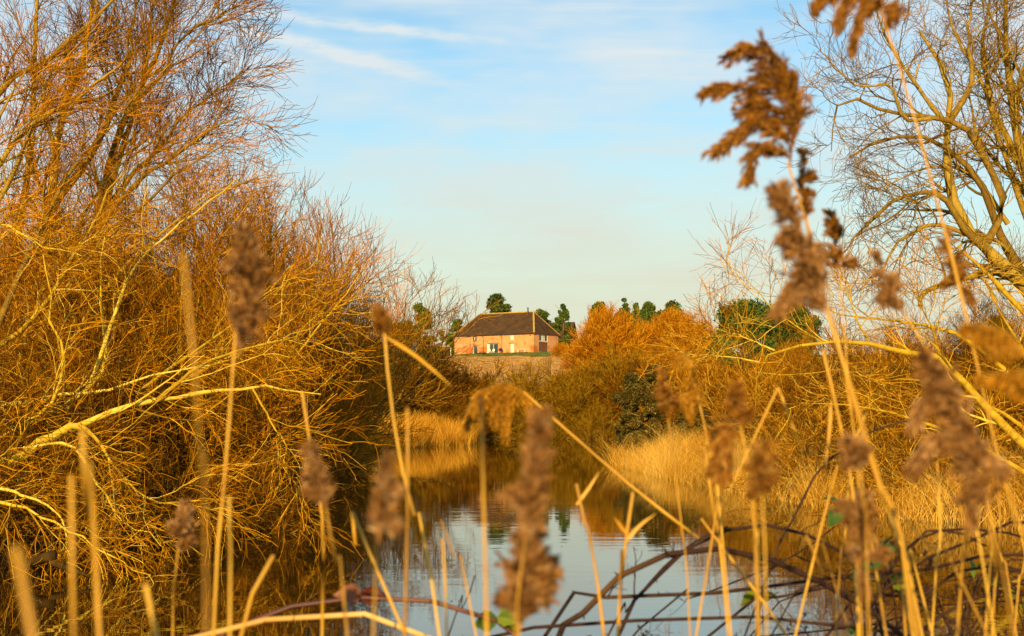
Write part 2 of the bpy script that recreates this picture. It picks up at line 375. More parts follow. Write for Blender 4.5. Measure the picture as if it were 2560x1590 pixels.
def bush_meshes(seed, H_=6, Wd=3.2, stems=14, per=(9, 7, 5), up=.7, wig=.12, rad=.05, tip=.006, twig_len=.9, lean=(0, 0), spread=(8, 50), droop=0, env=None):
    """a many stemmed bare bush: trunk mesh and crown mesh, base at the origin"""
    rng = np.random.default_rng(seed)
    P = []; R = []
    n = 9
    for i in range(stems):
        az = 2 * math.pi * (i + rng.uniform(-.4, .4)) / stems; a = math.radians(rng.uniform(*spread))
        d = np.array([math.cos(az) * math.sin(a) + lean[0], math.sin(az) * math.sin(a) + lean[1], math.cos(a)]); d /= np.linalg.norm(d)
        L = H_ * rng.uniform(.68, .95) * (1 - .25 * math.sin(a))
        p = np.array([rng.normal(0, .12 * Wd), rng.normal(0, .12 * Wd), -.2]); pts = [p]
        for j in range(n - 1):
            p = p + d * L / (n - 1); pts.append(p)
            d = norm(d + np.array([0, 0, up * .25]) / 3 - np.array([0, 0, droop]) * (j / n) + rng.normal(0, wig * .8, 3))
        P.append(pts); R.append(np.linspace(rad * rng.uniform(.7, 1.2), tip * 1.8, n))
    P = np.array(P); R = np.array(R)
    def inside(Q, *rest):
        if env is None: return (Q,) + rest
        wob = 1 + .10 * np.sin(3 * np.arctan2(Q[:, -1, 1], Q[:, -1, 0]) + 1.7 * Q[:, -1, 2]) + rng.uniform(-.06, .10, len(Q))
        k = ((np.hypot(Q[:, -1, 0], Q[:, -1, 1]) / env[0]) ** 2 + (Q[:, -1, 2] / env[1]) ** 2) < wob ** 2
        return (Q[k],) + tuple(r[k] for r in rest)
    P, R = inside(P, R)
    tr = Tubes(); cr = Tubes()
    tr.add(P, R, rng.uniform(.3, .9, len(P)), 5)
    A, RA = grow(rng, P, R, per[0], .12, 1, (25, 60), H_ * .36, 7, .55, tip * 1.4, up, wig, .45)
    A, RA = inside(A, RA); tr.add(A, RA, rng.uniform(.2, .9, len(A)), 3)
    B, RB = grow(rng, A, RA, per[1], .15, 1, (20, 55), twig_len * 1.2, 5, .6, tip, up, wig, .3)
    B, RB = inside(B, RB); cr.add(B, RB, rng.uniform(.1, .95, len(B)), 3)
    D, RD = grow(rng, B, RB, per[2], .2, 1, (18, 50), twig_len * .7, 4, .7, tip * .8, up, wig, .3)
    D, RD = inside(D, RD); cr.add(D, RD, rng.uniform(0, .95, len(D)), 3)
    return tr.mesh('trunk'), cr.mesh('crown')

# --- near willow over the water on the left (pale lichened limbs)
rng = np.random.default_rng(3)
Yn = 20.5
L1 = [
 ([(-330, 1290), (-180, 1240), (0, 1166), (80, 1123), (161, 1080), (214, 1064)], 18.6, 19.4, .20, .075),
 ([(120, 1098), (214, 1058), (300, 1024), (386, 1000), (461, 986), (536, 974), (632, 972), (723, 976), (810, 988)], 19.2, 20.5, .085, .012),
 ([(392, 1000), (445, 957), (509, 909), (568, 887), (700, 850), (800, 800)], 19.6, 20.6, .05, .012),
 ([(-200, 1075), (0, 1016), (80, 1004), (182, 984), (300, 965), (420, 930), (560, 915)], 20.6, 21.2, .07, .012),
 ([(-200, 1185), (0, 1225), (43, 1236), (107, 1262), (145, 1289), (166, 1343)], 17.6, 17.2, .05, .012),
 ([(198, 1060), (230, 1085), (263, 1128), (300, 1182), (364, 1246), (450, 1268), (520, 1290)], 19.0, 18.0, .04, .008),
 ([(-150, 1120), (60, 1060), (200, 990), (257, 914), (252, 780), (245, 690), (262, 600)], 21, 22, .085, .014),
 ([(225, 960), (262, 860), (317, 700), (370, 634), (460, 555), (529, 503), (598, 450)], 21, 23, .055, .012),
 ([(-200, 640), (-80, 560), (0, 556), (53, 582), (132, 624), (210, 640)], 21, 20.5, .05, .010),
 ([(340, 985), (480, 880), (600, 800), (672, 738), (725, 693), (800, 650)], 21.4, 22.4, .05, .010),
 ([(430, 965), (560, 900), (643, 868), (698, 860), (778, 807), (860, 770)], 21, 21.8, .045, .010),
 ([(632, 972), (675, 1048), (713, 1112), (718, 1177), (745, 1240)], 20, 19.2, .026, .006),
 ([(-250, 1000), (-60, 900), (60, 820), (150, 700), (230, 560), (300, 430)], 22, 24, .10, .02),
 ([(-150, 1160), (20, 1080), (120, 1010), (160, 900), (130, 760), (110, 640)], 20, 20, .06, .012),
 ([(60, 1120), (160, 1110), (230, 1180), (300, 1290), (400, 1360)], 18.6, 17.6, .035, .007),
 ([(-80, 1240), (60, 1270), (180, 1330), (300, 1400), (370, 1430)], 17.6, 16.6, .035, .007),
]
b1 = W(-330, 1295, 18.6)
traced_tree('willow_tree', 'pale lichened willow with low limbs arching over the left of the pond', L1, b1, rng, [
    dict(per=9, len=1.45, n=9, tip=.0055, up=.10, wig=.13, ang=(20, 65), rr=.5, taper=.65, tone=(.25, .9), trunk=True, k=4),
    dict(per=7, len=.85, n=7, tip=.0035, taper=.5, up=-.30, wig=.13, ang=(20, 60), rr=.6, tone=(.05, 1.0)),
    dict(per=4, len=.55, n=6, tip=.0028, up=-.5, wig=.13, ang=(18, 50), rr=.7, tone=(0, .85)),
], M['bark'], M['twig_gold'], .035, thick=.66)

# --- tall bare tree in the top left
rng = np.random.default_rng(8)
L2 = [
 ([(60, 1120), (100, 800), (127, 520), (148, 330), (180, 222), (212, 122), (233, 16), (250, -120)], 33, 33, .20, .03),
 ([(160, 1100), (210, 760), (264, 450), (328, 264), (391, 132), (439, 0), (480, -120)], 34, 34, .18, .03),
 ([(-150, 500), (0, 227), (106, 159), (185, 95), (254, 32), (330, -60)], 32, 32, .13, .025),
 ([(-40, 1100), (20, 760), (69, 407), (85, 185), (90, 60), (120, -120)], 34, 35, .15, .03),
 ([(240, 560), (320, 450), (402, 365), (450, 296), (520, 240), (575, 205), (600, 170)], 34, 34, .08, .014),
 ([(330, 262), (400, 190), (460, 90), (530, 50), (565, 20)], 34, 33, .06, .012),
 ([(180, 700), (300, 500), (420, 400), (520, 330), (600, 290)], 33, 33, .09, .015),
 ([(-200, 800), (-60, 500), (60, 330), (150, 270), (260, 200), (340, 120)], 31, 31, .11, .02),
 ([(230, 640), (290, 420), (345, 250), (370, 120), (380, -40)], 35, 36, .10, .02),
 ([(130, 520), (230, 380), (300, 220), (330, 100), (340, -60)], 33, 34, .10, .02),
]
traced_tree('bare_tree', 'tall bare tree with reddish brown twigs rising out of the top left of the picture', L2, W(60, 1125, 33), rng, [
    dict(per=12, taper=.72, len=2.5, n=8, tip=.011, up=.5, wig=.12, ang=(22, 55), rr=.5, tone=(.2, .9), trunk=True, k=4, t0=.25, bias=(.02, 0, .08)),
    dict(per=9, len=1.35, n=6, tip=.0065, up=.40, wig=.12, ang=(20, 55), rr=.6, tone=(.1, .9)),
    dict(per=6, len=.8, n=5, tip=.005, up=.25, wig=.12, ang=(18, 50), rr=.7, tone=(.0, .8)),
], M['bark_dark'], M['twig_red'], .04)

# --- golden willow between the near one and the tall tree
rng = np.random.default_rng(14)
L5 = [
 ([(-120, 1150), (0, 800), (90, 600), (180, 430), (290, 300), (350, 210)], 26, 28, .09, .012),
 ([(-60, 1150), (100, 820), (230, 640), (350, 520), (450, 430), (560, 360)], 27, 28.5, .08, .012),
 ([(-200, 900), (-60, 600), (40, 420), (90, 280), (150, 150)], 26, 27, .09, .012),
 ([(-200, 700), (-80, 450), (0, 300), (60, 180)], 26, 26, .08, .014),
 ([(60, 1100), (210, 800), (330, 650), (470, 530), (600, 440)], 28, 29, .07, .012),
 ([(0, 1120), (120, 700), (220, 520), (300, 420), (420, 330)], 28, 29, .07, .012),
]
traced_tree('willow_tree', 'orange twigged willow leaning right in front of the tall bare tree at the left edge', L5, W(-120, 1160, 26), rng, [
    dict(per=11, taper=.6, len=1.9, n=8, tip=.007, up=.35, wig=.14, ang=(20, 60), rr=.5, tone=(.3, 1), trunk=True, k=4, t0=.2),
    dict(per=8, len=1.1, n=6, tip=.0048, up=.20, wig=.13, ang=(20, 55), rr=.6, tone=(.2, 1.0)),
    dict(per=5, len=.65, n=5, tip=.004, up=.1, wig=.13, ang=(18, 50), rr=.7, tone=(.1, .95)),
], M['bark_dark'], M['twig_orange'], .03)

# --- right hand tree with twisting limbs against the sky
rng = np.random.default_rng(21)
Yr = 36
L3 = [
 ([(2760, 1120), (2680, 880), (2552, 704), (2467, 624), (2425, 577), (2382, 497), (2361, 391), (2372, 317), (2377, 238), (2335, 132), (2298, 79)], Yr, Yr, .26, .035),
 ([(2680, 900), (2525, 635), (2494, 571), (2467, 497), (2441, 439), (2382, 386), (2330, 349), (2271, 344), (2176, 360), (2123, 391)], Yr + .6, Yr - 1, .17, .02),
 ([(2467, 606), (2509, 508), (2462, 397), (2414, 317), (2370, 300), (2324, 296), (2203, 275), (2150, 249), (2091, 265), (2076, 317), (2078, 381)], Yr, Yr - 1, .12, .014),
 ([(2467, 624), (2414, 577), (2361, 497), (2308, 481), (2229, 508), (2150, 582), (2090, 650)], Yr - .3, Yr - 2, .10, .014),
 ([(2430, 590), (2335, 561), (2271, 587), (2229, 630), (2190, 720)], Yr - .4, Yr - 1.5, .075, .014),
 ([(2300, 765), (2308, 733), (2377, 704), (2467, 682), (2560, 690)], Yr - 1, Yr, .06, .10),
 ([(2324, 296), (2261, 296), (2224, 212), (2155, 220), (2102, 180), (2050, 130)], Yr - .5, Yr - 1.5, .055, .012),
 ([(2377, 300), (2430, 200), (2420, 90), (2440, -40)], Yr + .5, Yr + 1, .09, .02),
 ([(2372, 317), (2310, 240), (2250, 150), (2200, 60), (2190, -40)], Yr, Yr - .5, .07, .014),
 ([(2700, 900), (2600, 560), (2545, 350), (2520, 180), (2515, 0), (2520, -120)], Yr + 1, Yr + 1.5, .20, .03),
 ([(2545, 400), (2480, 260), (2460, 120), (2480, -40)], Yr + 1.4, Yr + 1.6, .10, .02),
 ([(2520, 560), (2430, 440), (2330, 420), (2240, 450), (2180, 480)], Yr + .5, Yr, .07, .012),
 ([(2640, 700), (2560, 480), (2500, 420), (2440, 330), (2420, 200)], Yr + 2, Yr + 2, .10, .02),
 ([(2620, 700), (2500, 350), (2450, 200), (2380, 60), (2350, -60)], Yr + 1.5, Yr + 1, .10, .014),
 ([(2700, 640), (2610, 350), (2560, 200), (2480, 50), (2450, -60)], Yr + 1, Yr + .5, .10, .014),
 ([(2640, 520), (2560, 270), (2500, 130), (2490, 0)], Yr + 2.5, Yr + 2.5, .08, .014),
 ([(2620, 640), (2540, 300), (2580, 100), (2600, -100)], Yr + 2, Yr + 2, .14, .02),
]
traced_tree('bare_tree', 'bare tree with twisting limbs against the sky on the right', L3, W(2760, 1125, Yr), rng, [
    dict(per=11, taper=.55, len=2.1, n=9, tip=.009, up=.25, wig=.22, ang=(25, 70), rr=.5, tone=(.25, .95), trunk=True, k=4, t0=.25),
    dict(per=7, len=1.15, n=6, tip=.006, up=.30, wig=.18, ang=(25, 60), rr=.6, tone=(.1, .9)),
    dict(per=4, len=.65, n=5, tip=.0045, up=.25, wig=.14, ang=(18, 50), rr=.7, tone=(.0, .8)),
], M['bark_dark'], M['twig_tan'], .03, thick_tone=(.5, .9), thick=1.0)

# --- right hand willow with long pale limbs
rng = np.random.default_rng(33)
Yw = 27
L4 = [
 ([(2760, 1270), (2660, 1200), (2560, 1112), (2493, 1048), (2424, 973), (2349, 893), (2263, 879), (2182, 863), (2118, 855), (2022, 860), (1936, 876), (1898, 909), (1885, 952), (1888, 1021)], Yw - 2, Yw + 1, .11, .008),
 ([(2060, 858), (1990, 815), (1938, 778), (1896, 730), (1848, 682), (1811, 645)], Yw + 1, Yw + 1, .020, .005),
 ([(1936, 876), (1861, 844), (1791, 818)], Yw + 1, Yw + 1, .018, .005),
 ([(1898, 905), (1807, 890), (1711, 887)], Yw + 1, Yw + 1, .016, .005),
 ([(1890, 930), (1968, 938), (2075, 927), (2160, 930)], Yw + 1, Yw, .015, .005),
 ([(2349, 890), (2332, 823), (2311, 780), (2290, 720)], Yw, Yw, .03, .008),
 ([(2175, 860), (2134, 780), (2120, 700)], Yw, Yw, .026, .006),
 ([(2409, 630), (2483, 698), (2557, 778), (2700, 900)], Yw + 2, Yw + 1, .03, .10),
 ([(2760, 1280), (2600, 1010), (2480, 900), (2380, 830), (2240, 800), (2120, 790), (2040, 760)], Yw + .5, Yw + 2, .09, .008),
 ([(2720, 1270), (2560, 1180), (2400, 1090), (2250, 1040), (2120, 1010), (2000, 1010)], Yw - 2, Yw - 1, .06, .007),
 ([(2700, 1260), (2560, 1070), (2440, 1000), (2330, 960), (2200, 950)], Yw - 1, Yw, .06, .008),
 ([(2740, 1260), (2620, 1020), (2560, 880), (2500, 780), (2460, 700)], Yw, Yw + 1, .08, .012),
]
traced_tree('willow_tree', 'pale willow with long low limbs reaching left above the golden reeds on the right', L4, W(2760, 1285, Yw - 1.0), rng, [
    dict(per=8, taper=.6, len=1.3, n=8, tip=.006, up=.25, wig=.15, ang=(22, 65), rr=.5, tone=(.5, 1), trunk=True, k=4, t0=.2),
    dict(per=6, len=.95, n=6, tip=.0042, up=.12, wig=.14, ang=(20, 60), rr=.6, tone=(.3, 1.0)),
    dict(per=4, len=.6, n=5, tip=.0034, up=.0, wig=.13, ang=(18, 50), rr=.7, tone=(.1, .95)),
], M['bark'], M['twig_gold'], .02)

# --- bushes: a few meshes, many placements
BM = {
 'dome':  bush_meshes(51, 7.6, 3.6, 24, (11, 9, 6), .85, .11, .06, .005, .9, spread=(5, 60), env=(4.2, 7.8)),
 'dome2': bush_meshes(52, 7.2, 3.4, 22, (11, 9, 5), .85, .12, .055, .005, .9, (.0, 0), spread=(5, 58), env=(3.9, 7.5)),
 'loose': bush_meshes(53, 7.0, 3.0, 13, (8, 6, 4), .55, .14, .06, .008, 1.0, (.2, 0), spread=(5, 45)),
 'scrub': bush_meshes(54, 4.6, 3.4, 20, (9, 7, 4), .35, .17, .035, .006, .8, spread=(15, 70)),
 'scrub2': bush_meshes(55, 4.4, 3.4, 20, (9, 7, 4), .2, .20, .035, .006, .8, spread=(20, 75)),
 'low':   bush_meshes(56, 2.6, 3.0, 22, (8, 6, 4), .05, .20, .022, .005, .6, spread=(25, 85)),
 'far':   bush_meshes(57, 9.5, 6.0, 28, (11, 9, 5), .75, .13, .10, .020, 1.5, spread=(5, 68), env=(7.0, 9.6)),
 'far2':  bush_meshes(58, 9.0, 6.0, 26, (11, 9, 5), .70, .14, .10, .020, 1.5, spread=(5, 70), env=(6.8, 9.2)),
 'shore': bush_meshes(59, 6.0, 5.0, 26, (10, 8, 5), .5, .18, .05, .013, 1.0, spread=(10, 75)),
 'shore2': bush_meshes(60, 5.6, 5.0, 26, (10, 8, 5), .45, .20, .05, .013, 1.0, spread=(10, 78)),
}
def bush(kind, px, Y, sc, mt, mc, label, name='bush', group=None, rz=0.0, cat='bush', zs=None):
    t, c = BM[kind]; g = on_ground(px, Y); g[2] = max(g[2], -.3)
    e = tree_object(name, g, label, cat, t, c, M[mt], M[mc], group, rz, sc)
    if zs: e.scale[2] = sc * zs
    return e
# left bank
bush('dome', 490, 31, 1.08, 'bark', 'twig_orange', 'dense dome of orange willow twigs below the tall bare tree', 'willow_bush')
bush('dome2', 715, 39, 1.2, 'bark_dark', 'twig_orange', 'dense orange willow thicket right of the orange dome', 'willow_bush', rz=.6)
bush('dome2', 800, 46, .80, 'bark_dark', 'twig_orange', 'orange brown willow thicket at the right end of the dome, against the sky', 'willow_bush', rz=1.9)
bush('dome', 300, 40, 1.05, 'bark_dark', 'twig_brown', 'brown thicket showing between the trunks of the tall bare tree', 'willow_bush', rz=2.0)
bush('dome2', 60, 30, .95, 'bark_dark', 'twig_orange', 'orange thicket at the left picture edge behind the pale willow', 'willow_bush', rz=3.0)
bush('loose', 935, 96, 1.7, 'bark_dark', 'twig_red', 'loose dark bush leaning right at the end of the left thicket', 'bush', rz=0)
bush('loose', 860, 58, .95, 'bark_dark', 'twig_brown', 'loose brown bush just left of the dark leaning bush', 'bush', rz=.3)
bush('scrub', 560, 29, .8, 'bark_dark', 'twig_brown', 'brown scrub on the left bank under the orange dome', 'bush', rz=.2)
bush('scrub2', 430, 25, .9, 'bark_dark', 'twig_orange', 'tangled scrub behind the long arching limb of the left willow', 'bush', rz=1.2)
bush('low', 720, 37, .8, 'bark_dark', 'twig_brown', 'shaded scrub at the water left of the rusty reed bed', 'bush', rz=2.2)
bush('scrub', 210, 24, .9, 'bark_dark', 'twig_brown', 'dim scrub on the left bank below the forked willow limb', 'bush', rz=3.3)
bush('scrub2', 20, 22, .9, 'bark_dark', 'twig_brown', 'dim scrub at the bottom of the left picture edge', 'bush', rz=4.1)
bush('low', 520, 23.5, .75, 'bark_dark', 'twig_brown', 'low drooping bush dipping into the dark water on the left', 'bush', rz=.4)
bush('low', 300, 21, .8, 'bark_dark', 'twig_brown', 'low bush at the water below the drooping willow branch', 'bush', rz=1.5)
bush('low', 100, 19.5, .8, 'bark_dark', 'twig_brown', 'low bush at the water beside the sunken branch', 'bush', rz=2.5)
bush('low', 790, 54, 1.0, 'bark_dark', 'twig_brown', 'brown scrub left of the rusty reed bed, under the loose bushes', 'bush', rz=5)
bush('scrub2', 840, 84, .8, 'bark_dark', 'twig_brown', 'brown scrub directly behind the rusty reed bed', 'bush', rz=.9)
g_ = 'brown thickets filling in behind the left bank'
for k, (px, Y, s, rz) in enumerate([(-80, 46, 1.1, 0), (150, 52, 1.15, 1), (330, 56, 1.1, 2), (450, 58, 1.0, 3), (560, 58, .85, 4), (700, 62, .62, 5)]):
    bush(('dome', 'dome2')[k % 2], px, Y, s, 'bark_dark', ('twig_brown', 'twig_orange')[k % 2], 'thicket of bare twigs deep behind the left bank, glimpsed through the nearer willows', 'bush', g_, rz)
# right bank
for k, (kind, px, Y, s, mc, lab) in enumerate([
    ('scrub', 2000, 44, 1.0, 'twig_gold', 'golden brown scrub above the reeds under the long pale limb'),
    ('scrub2', 2180, 38, 1.0, 'twig_brown', 'brown scrub behind the reeds right of the golden brown scrub'),
    ('scrub', 2380, 33, .95, 'twig_gold', 'tall golden scrub at the foot of the twisting tree'),
    ('scrub2', 2560, 30, 1.0, 'twig_brown', 'brown scrub at the right picture edge'),
    ('scrub', 1840, 56, 1.0, 'twig_brown', 'brown scrub right of the ivy covered bush'),
    ('dome2', 2250, 62, .8, 'twig_gold', 'tall golden thicket deep behind the right bank'),
    ('dome', 2480, 55, .8, 'twig_brown', 'tall brown thicket behind the twisting tree'),
    ('dome', 1990, 80, .75, 'twig_orange', 'round orange thicket below the dark green trees'),
    ('low', 2110, 32, 1.0, 'twig_gold', 'low pale twiggy bush standing in the golden reeds'),
    ('low', 2360, 28, 1.0, 'twig_gold', 'low pale twiggy bush in the reeds nearer the right edge'),
    ]):
    bush(kind, px, Y, s, 'bark_dark' if 'pale' not in lab else 'bark', mc, lab, 'bush', None, k * 1.3)
# far shore
for k, (kind, px, Y, s, mc, lab) in enumerate([
    ('shore', 1060, 101.5, 1.0, 'twig_brown', 'wide brown bush on the far shore left of the barn'),
    ('shore2', 1170, 104, .92, 'twig_brown', 'lower brown bush on the far shore below the barn'),
    ('shore2', 970, 106, 1.0, 'twig_brown', 'brown bush on the far shore half hidden by the left thicket'),
    ('shore', 1340, 103.5, .90, 'twig_olive', 'olive bush at the middle of the far shore'),
    ('shore2', 1450, 104, .96, 'twig_olive', 'rounded olive bush on the far shore right of middle'),
    ('shore', 1545, 104, 1.06, 'twig_olive', 'olive bush on the far shore beside the ivy covered bush'),
    ('low', 1265, 102.5, 1.4, 'twig_olive', 'low olive bush in the gap between the brown and olive bushes'),
    ('shore2', 1640, 100, 1.0, 'twig_brown', 'brown bush behind the ivy covered bush'),
    ('shore', 1740, 92, .95, 'twig_orange', 'orange brown bush right of the ivy covered bush'),
    ('shore', 1600, 150, .85, 'twig_orange', 'orange bush on the slope below the flame orange willows'),
    ('shore2', 1480, 165, .7, 'twig_orange', 'small orange bush on the stubble slope'),
    ('shore2', 1740, 140, .95, 'twig_orange', 'orange bush on the slope below the dark green trees'),
    ('shore', 1290, 128, .5, 'twig_orange', 'rusty bush on the slope straight below the barn'),
    ('shore2', 1440, 138, .66, 'twig_orange', 'orange bush on the slope below the right end of the barn'),
    ('low', 1205, 101.5, 1.3, 'twig_brown', 'low brown bush dipping into the far end of the water, left of middle'),
    ('low', 1400, 101, 1.3, 'twig_olive', 'low olive bush dipping into the far end of the water'),
    ('low', 1500, 100, 1.3, 'twig_olive', 'low olive bush dipping into the water beside the ivy covered bush'),
    ('low', 1130, 97, 1.1, 'twig_brown', 'low brown bush between the rusty reed bed and the far shore'),
    ]):
    bush(kind, px, Y, s, 'bark_dark', mc, lab, 'bush', None, k * 1.1)
# flame orange willows near the barn
for k, (kind, px, Y, s, lab) in enumerate([
    ('far', 1532, 225, 1.27, 'large flame orange willow right of the barn'),
    ('far2', 1462, 232, .72, 'smaller flame orange willow hiding the end of the barn'),
    ('far2', 1700, 225, 1.28, 'flame orange willow left of the mast'),
    ('far', 1620, 250, .95, 'flame orange willow between the two large ones'),
    ('far2', 1402, 318, .40, 'small flame orange willow against the right corner of the barn'),
    ('far', 1780, 240, .8, 'flame orange willow below the mast'),
    ]):
    bush(kind, px, Y, s, 'bark', 'twig_flame', lab, 'willow_bush', None, k * 2.1)

# ------------------------------------------------------------------ evergreens
def leafy_mesh(seed, clumps, n, size, tone=(0, 1)):
    """many small leaf faces through a set of clumps (centre, radii)"""
    rng = np.random.default_rng(seed); Vs = []; Ts = []
    vol = np.array([r[0] * r[1] * r[2] for c, r in clumps]) ** (2 / 3); cnt = (2.6 * n * vol / vol.sum()).astype(int) + 8
    for (c, r), k in zip(clumps, cnt):
        d = norm(rng.normal(size=(k, 3))); rad = rng.uniform(.2, 1.0, (k, 1)) ** .5 * np.where(rng.uniform(0, 1, (k, 1)) < .22, rng.uniform(1.0, 1.5, (k, 1)), rng.uniform(.8, 1.1, (k, 1)))
        p = np.asarray(c) + d * rad * np.asarray(r)
        a = norm(rng.normal(size=(k, 3)) + d * .6); b = norm(np.cross(a, rng.normal(size=(k, 3))))
        s = size * rng.uniform(.6, 1.4, (k, 1))
        Vs.append(np.stack([p - a * s, p + b * s * .45, p + a * s, p - b * s * .45], 1)); Ts.append(np.repeat(np.clip(rng.uniform(*tone) * .35 + rng.uniform(*tone, k) * .65, 0, 1), 4))
    V = np.concatenate(Vs).reshape(-1, 3); F = np.arange(len(V)).reshape(-1, 4)
    return mesh_np('crown', V, [F], np.concatenate(Ts), False)
def round_clumps(seed, Hh, Wd, n, z0=.35):
    rng = np.random.default_rng(seed); out = []
    for i in range(n):
        a = rng.uniform(0, 6.28); t = rng.uniform(z0, 1); rr = Wd * math.sqrt(max(1 - ((t - z0) / (1 - z0)) ** 2, .03)) * rng.uniform(.2, .95)
        s = Wd * rng.uniform(.12, .30); out.append(((math.cos(a) * rr, math.sin(a) * rr, Hh * t * .93), (s, s, s * .75)))
    return out
def trunk_mesh(seed, Hh, r, n=9, spread=.3):
    rng = np.random.default_rng(seed); t = Tubes()
    P = resample([(0, 0, -.3), (rng.normal(0, .1), rng.normal(0, .1), Hh * .5), (rng.normal(0, .2), rng.normal(0, .2), Hh * .95)], 10)[None]; Rr = np.linspace(r, r * .15, 10)[None]
    t.add(P, Rr, np.array([.5]), 7); Q, S = grow(rng, P, Rr, n, .25, .95, (40, 80), Hh * spread, 6, .5, r * .1, .4, .1, .5); t.add(Q, S, rng.uniform(.2, .8, len(Q)), 4)
    return t.mesh('trunk')
def leafy(name, px, Y, py_top, w_px, mc, label, seed, clumps=16, n=5000, size=.28, z0=.3, cl=None, cat='tree', group=None):
    g = on_ground(px, Y); Hh = W(px, py_top, Y)[2] - g[2]; Wd = w_px / 2 * Y / FPX
    cm = cl(Hh, Wd) if cl else round_clumps(seed, Hh, Wd, clumps, z0)
    e = empty(name, g, 0, label, cat, group)
    link('trunk', trunk_mesh(seed, Hh, max(.12, Hh * .02)), M['bark_dark'], e); link('crown', leafy_mesh(seed + 1, cm, n, size), M[mc], e)
    return e
def pine_clumps(Hh, Wd):
    rng = np.random.default_rng(5); out = []
    for i in range(90):
        t = rng.uniform(.42, 1); a = rng.uniform(0, 6.28); prof = Wd * min(1.0, 1.55 * (1 - t) ** .6 + .12); rr = prof * rng.uniform(.1, .95)
        s = Wd * rng.uniform(.14, .26); out.append(((math.cos(a) * rr, math.sin(a) * rr, Hh * t * .97), (s * 1.3, s * 1.3, s * .6)))
    return out
def spire_clumps(Hh, Wd):
    rng = np.random.default_rng(int(Hh * 97)); out = []
    for i in range(60):
        t = rng.uniform(.15, 1); a = rng.uniform(0, 6.28); rr = Wd * min(1, 1.7 * (1.02 - t)) * rng.uniform(.3, 1.0) + .1
        s = Wd * rng.uniform(.16, .30) * (1.15 - .6 * t); out.append(((math.cos(a) * rr, math.sin(a) * rr, Hh * t * .96), (s, s, s * .9)))
    return out
def top_clumps(Hh, Wd):
    rng = np.random.default_rng(int(Hh * 31 + Wd)); out = []
    for i in range(80):
        t = rng.uniform(.35, 1); a = rng.uniform(0, 6.28); rr = Wd * min(1, 2.3 * (1.0 - t) ** .6) * rng.uniform(.1, 1.0)
        s = Wd * rng.uniform(.13, .26); out.append(((math.cos(a) * rr, math.sin(a) * rr, Hh * t * .97), (s, s, s * 1.2)))
    return out
leafy('pine_tree', 1242, 378, 733, 82, 'pine', 'dark broad pine standing behind the barn roof', 101, n=7000, size=.32, cl=pine_clumps)
leafy('evergreen_tree', 1356, 380, 768, 80, 'evergreen', 'rounded dark evergreen just right of the barn ridge', 102, 40, 7000, .34, .2)
leafy('evergreen_tree', 1408, 376, 756, 64, 'evergreen', 'pointed evergreen standing right of the rounded one behind the barn', 103, n=4000, size=.32, cl=spire_clumps)
leafy('evergreen_tree', 1142, 378, 797, 70, 'greentree', 'small bright green tree at the left end of the barn', 104, 30, 6000, .3, .1)
leafy('evergreen_tree', 1048, 200, 755, 130, 'evergreen', 'dark evergreen behind the twigs left of the barn', 105, 40, 7000, .24, .1)
leafy('evergreen_tree', 1105, 385, 825, 60, 'evergreen', 'low dark evergreen filling the gap left of the small green tree', 106, 24, 3000, .3, .05)
leafy('evergreen_tree', 980, 210, 800, 150, 'evergreen', 'broad dark evergreen hidden behind the leaning bush', 107, 16, 6000, .26, .1)
for k, (px, top, w, lab) in enumerate([(1500, 758, 70, 'dark evergreen top showing over the left edge of the large flame willow'), (1562, 741, 66, 'tallest evergreen top above the large flame willow'), (1592, 750, 60, 'evergreen top just right of the tallest one'), (1622, 758, 60, 'rightmost short evergreen top above the large flame willow'), (1682, 755, 80, 'broad evergreen top above the flame willow left of the mast')]):
    leafy('evergreen_tree', px, 300, top, w, 'evergreen', lab, 110 + k, n=5000, size=.36, cl=spire_clumps if k in (1, 2) else top_clumps)
leafy('evergreen_tree', 1870, 150, 750, 240, 'evergreen', 'wide dark green tree behind the pale twigs on the right', 121, 90, 16000, .17, .05)
leafy('evergreen_tree', 1980, 150, 742, 220, 'evergreen', 'dark green tree behind the tall brown reed plumes', 122, 80, 14000, .18, .05)
leafy('evergreen_tree', 2500, 140, 780, 190, 'greentree', 'green tree low behind the twisting tree at the right edge', 123, 60, 12000, .18, .05)
leafy('evergreen_bush', 1800, 110, 850, 130, 'greentree', 'green leafy bush among the orange scrub below the dark green trees', 124, 18, 6000, .13, .05, cat='bush')
leafy('ivy_bush', 1640, 62, 905, 130, 'ivy', 'dark ivy covered bush at the water left of the golden reeds', 125, 90, 16000, .08, .0, cat='bush')
leafy('ivy_bush', 1580, 72, 930, 110, 'ivy', 'second ivy covered bush farther back beside the olive bush', 126, 70, 10000, .09, .0, cat='bush')
leafy('ivy_bush', 1725, 54, 985, 100, 'ivy', 'small ivy covered bush closest to the golden reeds', 127, 60, 8000, .07, .0, cat='bush')

